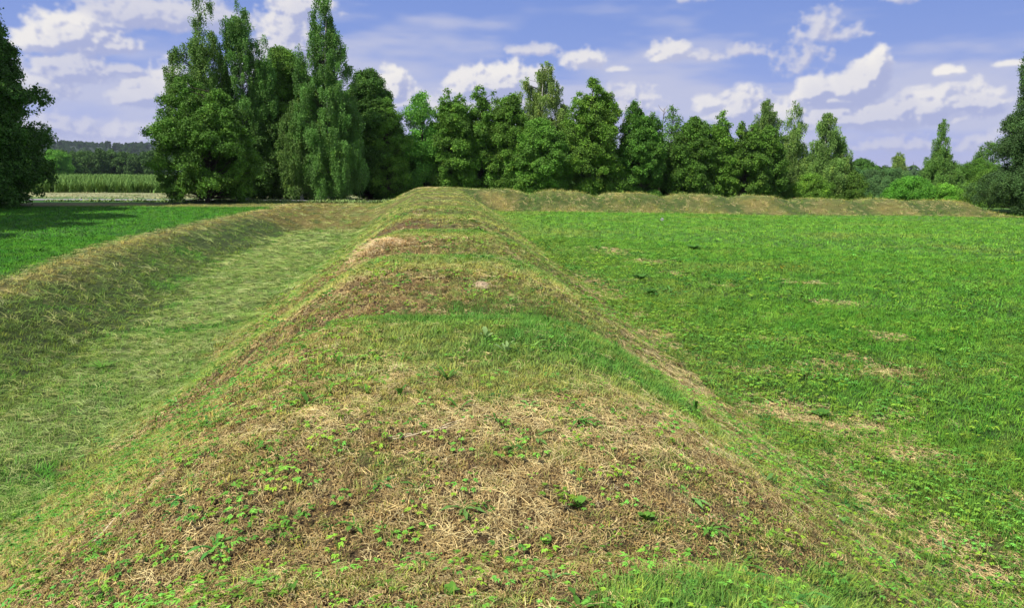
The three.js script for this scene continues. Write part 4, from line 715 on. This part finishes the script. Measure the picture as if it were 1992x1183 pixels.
// tall green crop beyond the pale field, lone tufts on the field
{
  const r = mulberry(77), c = new Copies(), q = new THREE.Quaternion(), geo = tuft(51, 26, .75, 1.9, .16);
  for (let k = 0; k < 5200; k++) { const t = 112 + 300 * Math.pow(r(), 1.7), x = t * (-.78 + .52 * r()) + 4, s = .75 + .5 * r() + (t - 112) * .0035; q.setFromAxisAngle(UPV, r() * 6.28); c.add(V(x, height(x, -t) - .05, -t), q, s, .95 * (.75 + .4 * r()), s, vary([.14, .25, .055], r, .16, .1)); }
  Object.assign(c.build('tall_crop', geo, bladeMat, scene).userData, { label: 'tall green crop standing beyond the pale field', category: 'crop' });
  const b = new Copies(), g2 = tuft(52, 14, .45, .42, .09);
  for (let k = 0; k < 2200; k++) { const vg = k < 900, t = vg ? 63.5 + 2.4 * r() : 70 + 42 * r(), x = t * (-.80 + .74 * r()); if (vg && x / t < -.50) continue; if (Math.abs(t - 67.5 - .02 * (x + 30) - 1.2 * Math.sin(x * .03)) < 1.8) continue; q.setFromAxisAngle(UPV, r() * 6.28); const s = .6 + .8 * r(), strip = vg ? 1 : sstep(.1, .4, noise(x * .04, t * .4)); b.add(V(x, height(x, -t) - .02, -t), q, s, s * (vg ? .3 + .4 * r() : .12 + .22 * r()), s, vary(mixc([.40, .40, .21], [.20, .29, .09], strip), r, .25, .1)); }
  Object.assign(b.build('field_grass', g2, bladeMat, scene).userData, { label: 'pale seeding grass of the field beyond the road', category: 'grass' });
}

// ---------------------------------------------------------------- single plants that stand out
const plantMats = {};
const plantMat = (c) => plantMats[c.join()] ??= new THREE.MeshPhysicalMaterial({ name: 'plant_leaf', color: new THREE.Color().setRGB(...c), roughness: .75, specularIntensity: .25, transmission: .25, thickness: 0, side: THREE.DoubleSide });
function longLeaf(r, len, wid, rise, tooth) {                  // a long leaf with a channelled midrib and an uneven or toothed edge, growing along +x
  const T = new Tris(), n = 9, kink = (r() - .5) * .5, tw = (r() - .5) * .6; let prev;
  for (let k = 0; k <= n; k++) {
    const f = k / n, x = len * f * (1 - .25 * rise * f), y = len * rise * (f - .62 * f * f), zc = kink * len * f * f * .5, w = wid / 2 * (Math.pow(Math.sin(Math.PI * Math.min(1, .06 + f * .94)), .75) * (.55 + .45 * Math.sin(f * 2.6)) + .05) * (1 + tooth * (k % 2 ? .45 : -.4)) * (.9 + .2 * r());
    const e = wid * .22 * (1 - f), row = [T.v(x, y + e + tw * w, zc + w, f, 1), T.v(x, y, zc, f, .5), T.v(x, y + e - tw * w, zc - w, f, 0)];
    if (prev) for (const i of [0, 1]) { T.tri(prev[i], row[i], row[i + 1]); T.tri(prev[i], row[i + 1], prev[i + 1]); }
    prev = row;
  }
  return T.build();
}
function plant(name, label, x, t, n, len, wid, rise, tooth, col, sd, group) {
  const r = mulberry(sd), o = thing(name, label, 'plant', group, x, -t, ground(x, -t) - .008), m = plantMat(col);
  for (let k = 0; k < n; k++) { const l = part('leaf', longLeaf(r, len * (.65 + .6 * r()), wid * (.8 + .4 * r()), rise * (.55 + .8 * r()), tooth), m, o); l.rotation.y = k / n * 6.28 + r() * .9; l.rotation.z = .15 + .35 * rise * r(); }
  return o;
}
const DK = [.085, .215, .030], MD = [.12, .29, .035], PL = [.26, .40, .14], BG = [.075, .20, .030];
const PLANTS = [
  ['weed_plant', 'dark toothed-leaf plant at the left side of the near hump', -.98, 5.3, 5, .17, .034, .75, .8, DK, 1],
  ['weed_plant', 'single upright leaf pair right of the dark toothed-leaf plant', -.85, 5.5, 3, .10, .030, 1.3, 0, MD, 2],
  ['weed_plant', 'upright narrow leaves at the left shoulder of the near hump', -.88, 6.25, 5, .13, .026, 1.4, 0, MD, 3],
  ['weed_plant', 'small leaf tuft in the middle of the yellow grass of the near hump', -.56, 5.45, 4, .11, .026, 1.2, 0, MD, 4],
  ['weed_plant', 'dark rounded leaves, left of two close together on the near hump', -.31, 5.4, 3, .11, .038, 1.2, 0, DK, 5],
  ['weed_plant', 'dark rounded leaf, right of two close together on the near hump', -.15, 5.37, 2, .10, .045, 1.2, 0, DK, 6],
  ['weed_plant', 'sprawling narrow-leaf plant at the centre of the near hump', .05, 5.77, 7, .20, .028, .8, .35, DK, 7],
  ['weed_plant', 'dark curled stem of leaves above the straw on the near hump', .13, 5.1, 4, .15, .026, .7, .5, DK, 8],
  ['weed_plant', 'pale grey-green star of long leaves behind the centre of the near hump', .61, 6.6, 8, .20, .026, .95, .2, PL, 9],
  ['weed_plant', 'pale broad leaf standing next to the grey-green star of leaves', .46, 7.2, 4, .15, .045, .9, 0, PL, 10],
  ['weed_plant', 'leafy plant on the left rim of the green top of the near hump', .15, 8.4, 8, .16, .026, 1.0, 0, MD, 11],
  ['weed_plant', 'tall dark leaves on the middle rim of the green top of the near hump', 1.25, 8.3, 9, .17, .020, 1.2, .2, DK, 12],
  ['weed_plant', 'tall dark leaves at the right rim of the green top of the near hump', 2.1, 8.3, 9, .17, .020, 1.2, .2, DK, 13],
  ['weed_plant', 'dark leaves low on the right side of the near hump', 2.3, 7.4, 8, .16, .028, .8, .3, DK, 14],
  ['weed_plant', 'upright leaves where the left slope turns brown beside the near hump', -1.5, 6.6, 4, .13, .03, 1.4, 0, MD, 15],
  ['weed_plant', 'two thin upright leaves high on the left slope', -1.9, 8.5, 3, .15, .025, 1.6, 0, DK, 16],
  ['dock_plant', 'big dark dock plant at the foot of the rampart in the meadow edge', 6.2, 22, 14, .36, .15, .8, .1, BG, 17],
  ['dock_plant', 'second big dark dock plant nearer on the meadow edge', 5.7, 19.2, 13, .32, .13, .75, .1, BG, 18],
  ['dock_plant', 'dark dock plant alone farther out in the meadow', 11.1, 31, 13, .40, .17, .6, .1, BG, 19],
  ['dock_plant', 'far small dark weed in the meadow near its middle', 6.7, 30.5, 9, .28, .1, .7, 0, DK, 20],
  ['weed_plant', 'curled dark plant on the dry right side of the near hump', 2.35, 6.3, 6, .20, .028, 1.0, .6, DK, 21],
  ['weed_plant', 'grey-green toothed plant on the bare right slope', 2.45, 5.0, 7, .12, .026, .6, .8, [.11, .24, .06], 22],
  ['weed_plant', 'round dark leaves alone on the bare soil by the bottom edge', .41, 3.3, 6, .060, .044, .7, 0, DK, 23],
  ['weed_plant', 'small dark pointed leaf at the bottom edge left of centre', -.68, 3.1, 4, .065, .026, .9, 0, DK, 24],
  ['weed_plant', 'fresh green leafy plant at the bottom edge near the centre', .04, 2.98, 6, .075, .036, .9, .3, MD, 25],
  ['weed_plant', 'bushy green seedling clump right of centre on the bare soil', .80, 3.95, 11, .085, .04, 1.0, .3, MD, 26],
  ['weed_plant', 'dark-shadowed green clump farther right on the bare soil', 1.17, 3.85, 10, .085, .04, 1.0, .3, MD, 27],
  ['weed_plant', 'tall green seedling in the middle of the bare soil', .57, 3.68, 8, .075, .035, 1.1, .3, MD, 28],
  ['weed_plant', 'leafy dark clump at the edge of the tan patch in the meadow', 5.35, 9.4, 14, .17, .07, .7, .1, BG, 29],
  ['weed_plant', 'dark green tuft of weeds lying in the ditch', -6.9, 15.2, 22, .34, .035, .5, .1, MD, 30],
];
PLANTS.forEach((p) => plant(...p.slice(0, 10), 3000 + p[10] * 7));
// dandelion clock and yellow flowers in the meadow
{
  const o = thing('dandelion_clock', 'white dandelion seed head standing in the far meadow', 'flower', null, 13.6, -44), T = new Tris(), r = mulberry(61);
  for (let k = 0; k < 160; k++) { const d = rdir(r); T.leaf(V(d.x * .03, .42 + d.y * .03, d.z * .03), d, rdir(r).cross(d).normalize(), .075, .03); }
  const S = new Tris(); S.tube([[0, -.02, 0], [.02, .2, 0], [0, .42, 0]], [.012, .01, .009], 5);
  part('seed_head', T.build(), new THREE.MeshStandardMaterial({ name: 'seed', color: new THREE.Color().setRGB(.72, .72, .70), roughness: 1, side: THREE.DoubleSide }), o); part('stem', S.build(), plantMat(MD), o);
}
{
  const yel = new THREE.MeshStandardMaterial({ name: 'petal', color: new THREE.Color().setRGB(.75, .52, .02), roughness: .7, side: THREE.DoubleSide }), r = mulberry(62);
  [[11.4, 24.3], [11.7, 24.0], [11.9, 24.2], [12.1, 23.9], [11.6, 23.7], [12.4, 24.1]].forEach(([x, t]) => {
    const o = thing('yellow_flower', 'small yellow flower among a few growing close together in the meadow', 'flower', 'yellow flowers in the meadow', x, -t), P = new Tris(), S = new Tris(), h = .16 + .08 * r();
    for (let k = 0; k < 9; k++) { const a = k / 9 * 6.28; P.leaf(V(0, h, 0), V(Math.cos(a), .25, Math.sin(a)).normalize(), UPV, .045, .022); }
    S.tube([[0, -.02, 0], [.01, h * .5, 0], [0, h, 0]], [.005, .004, .004], 4);
    part('petals', P.build(), yel, o); part('stem', S.build(), plantMat(MD), o);
  });
}
// heap of pale crumbly earth on the second hump, heap of straw on its left side, a pale stalk
{
  const o = thing('earth_heap', 'small heap of pale crumbly earth on the face of the second hump', 'heap', null, .63, -10.9), T = new Tris(), r = mulberry(63), n = 18; let prev;
  for (let k = 0; k <= 6; k++) { const f = k / 6, row = []; for (let i = 0; i <= n; i++) { const a = (i % n) / n * 6.28, rad = .15 * f * (1 + .25 * noise(Math.cos(a) * 2 + 9, Math.sin(a) * 2 + f)), h = .065 * (1 - f * f) * (1 + .5 * noise(a * 2 + f * 7, f * 5)) - .03 * f; row.push(T.v(Math.cos(a) * rad, h, Math.sin(a) * rad)); } if (prev) for (let i = 0; i < n; i++) { T.tri(prev[i], row[i + 1], row[i]); T.tri(prev[i], prev[i + 1], row[i + 1]); } prev = row; }
  part('earth', T.build(), new THREE.MeshStandardMaterial({ name: 'pale_earth', color: new THREE.Color().setRGB(.46, .36, .24), roughness: 1, flatShading: true }), o);
  const cr = new Copies(), q = new THREE.Quaternion(); for (let k = 0; k < 60; k++) { const a = r() * 6.28, d = .22 * Math.sqrt(r()), h = .065 * Math.max(0, 1 - (d / .15) ** 2); q.setFromAxisAngle(UPV, r() * 6); cr.add(V(Math.cos(a) * d, h, Math.sin(a) * d), q, 1, 1, 1, [.62, .50, .34]); }
  cr.build('crumbs', flakes(71, 6, .03, .02), dryMat, o);
}
{
  const o = thing('straw_heap', 'flattened heap of dry straw on the left side of the third hump', 'straw heap', null, -1.35, -16.9), c = new Copies(), q = new THREE.Quaternion(), r = mulberry(64);
  for (let k = 0; k < 70; k++) { const a = r() * 6.28, d = .5 * Math.sqrt(r()), x = Math.cos(a) * d * 1.3, z = Math.sin(a) * d * .7; q.setFromAxisAngle(UPV, r() * 6.28); c.add(V(x, ground(-1.35 + x, -16.9 + z) - o.position.y + .14 * (1 - (d / .5) ** 2) * r(), z), q, 2.0, 2.2, 2.0, vary([.62, .47, .25], r)); }
  c.build('straw', stalks(72, 8, .06, .15, .004, .03), dryMat, o);
}
for (const [label, x, t, a, L, sd] of [['long pale dry stalk lying on the bare left slope', -2.1, 4.8, 1.05, .62, 1], ['bent pale stalk lying on the grass of the near hump', -.1, 4.75, .35, .55, 2], ['pale straight straw at the right of the bare soil', 2.05, 5.1, -.75, .4, 3]]) {
  const o = thing('dry_stalk', label, 'stalk', null, x, -t), r = mulberry(sd + 90), T = new Tris(), n = 3;
  for (let s = 0; s < n; s++) { const pts = []; for (let k = 0; k <= 8; k++) { const f = k / 8 - .5, px = Math.cos(a + s * .06) * L * f + .012 * s, pz = -Math.sin(a + s * .06) * L * f + .02 * Math.sin(f * 5 + s); pts.push([px, ground(x + px, -t + pz) - o.position.y + .008 + .006 * s, pz]); } T.tube(pts, pts.map((_, k) => .0042 * (1 - .06 * k)), 5); }
  part('stalk', T.build(), new THREE.MeshStandardMaterial({ name: 'pale_stalk', color: new THREE.Color().setRGB(.66, .57, .38), roughness: .8 }), o);
}
// little white houses far off at the right
function house(label, x, t, w, h, d, roofCol, sd) {
  const o = thing('house', label, 'house', null, x, -t, height(x, -t)), wall = new THREE.MeshStandardMaterial({ name: 'white_wall', color: new THREE.Color().setRGB(.78, .77, .73), roughness: .9 });
  o.rotation.y = .35;
  part('wall', new THREE.BoxGeometry(w, h, d).translate(0, h / 2, 0), wall, o);
  const s = new THREE.Shape(); s.moveTo(-w / 2 - .4, 0); s.lineTo(w / 2 + .4, 0); s.lineTo(0, h * .75); s.closePath();
  part('roof', new THREE.ExtrudeGeometry(s, { depth: d + .8, bevelEnabled: false }).translate(0, h + .003, -d / 2 - .4), new THREE.MeshStandardMaterial({ name: 'roof', color: new THREE.Color().setRGB(...roofCol), roughness: .8 }), o);
  const glass = new THREE.MeshStandardMaterial({ name: 'window_glass', color: new THREE.Color().setRGB(.05, .06, .08), roughness: .15 });
  for (const u of [-.28, .28]) { const wdw = part('window', new THREE.BoxGeometry(1.2, 1.5, .12).translate(u * w, h * .55, d / 2 + .03), wall, o); part('pane', new THREE.BoxGeometry(.95, 1.25, .04).translate(u * w, h * .55, d / 2 + .105), glass, wdw); }
}
house('small white house showing between the trees far off at the right', 178, 230, 7, 7.2, 6, [.35, .33, .32], 1);
house('lower white house beside the small white house', 183.5, 233, 8, 5.2, 6, [.55, .54, .53], 2);

scene.traverse((o) => { if (o.isMesh) { o.castShadow = true; o.receiveShadow = true; } });
renderer.render(scene, camera);
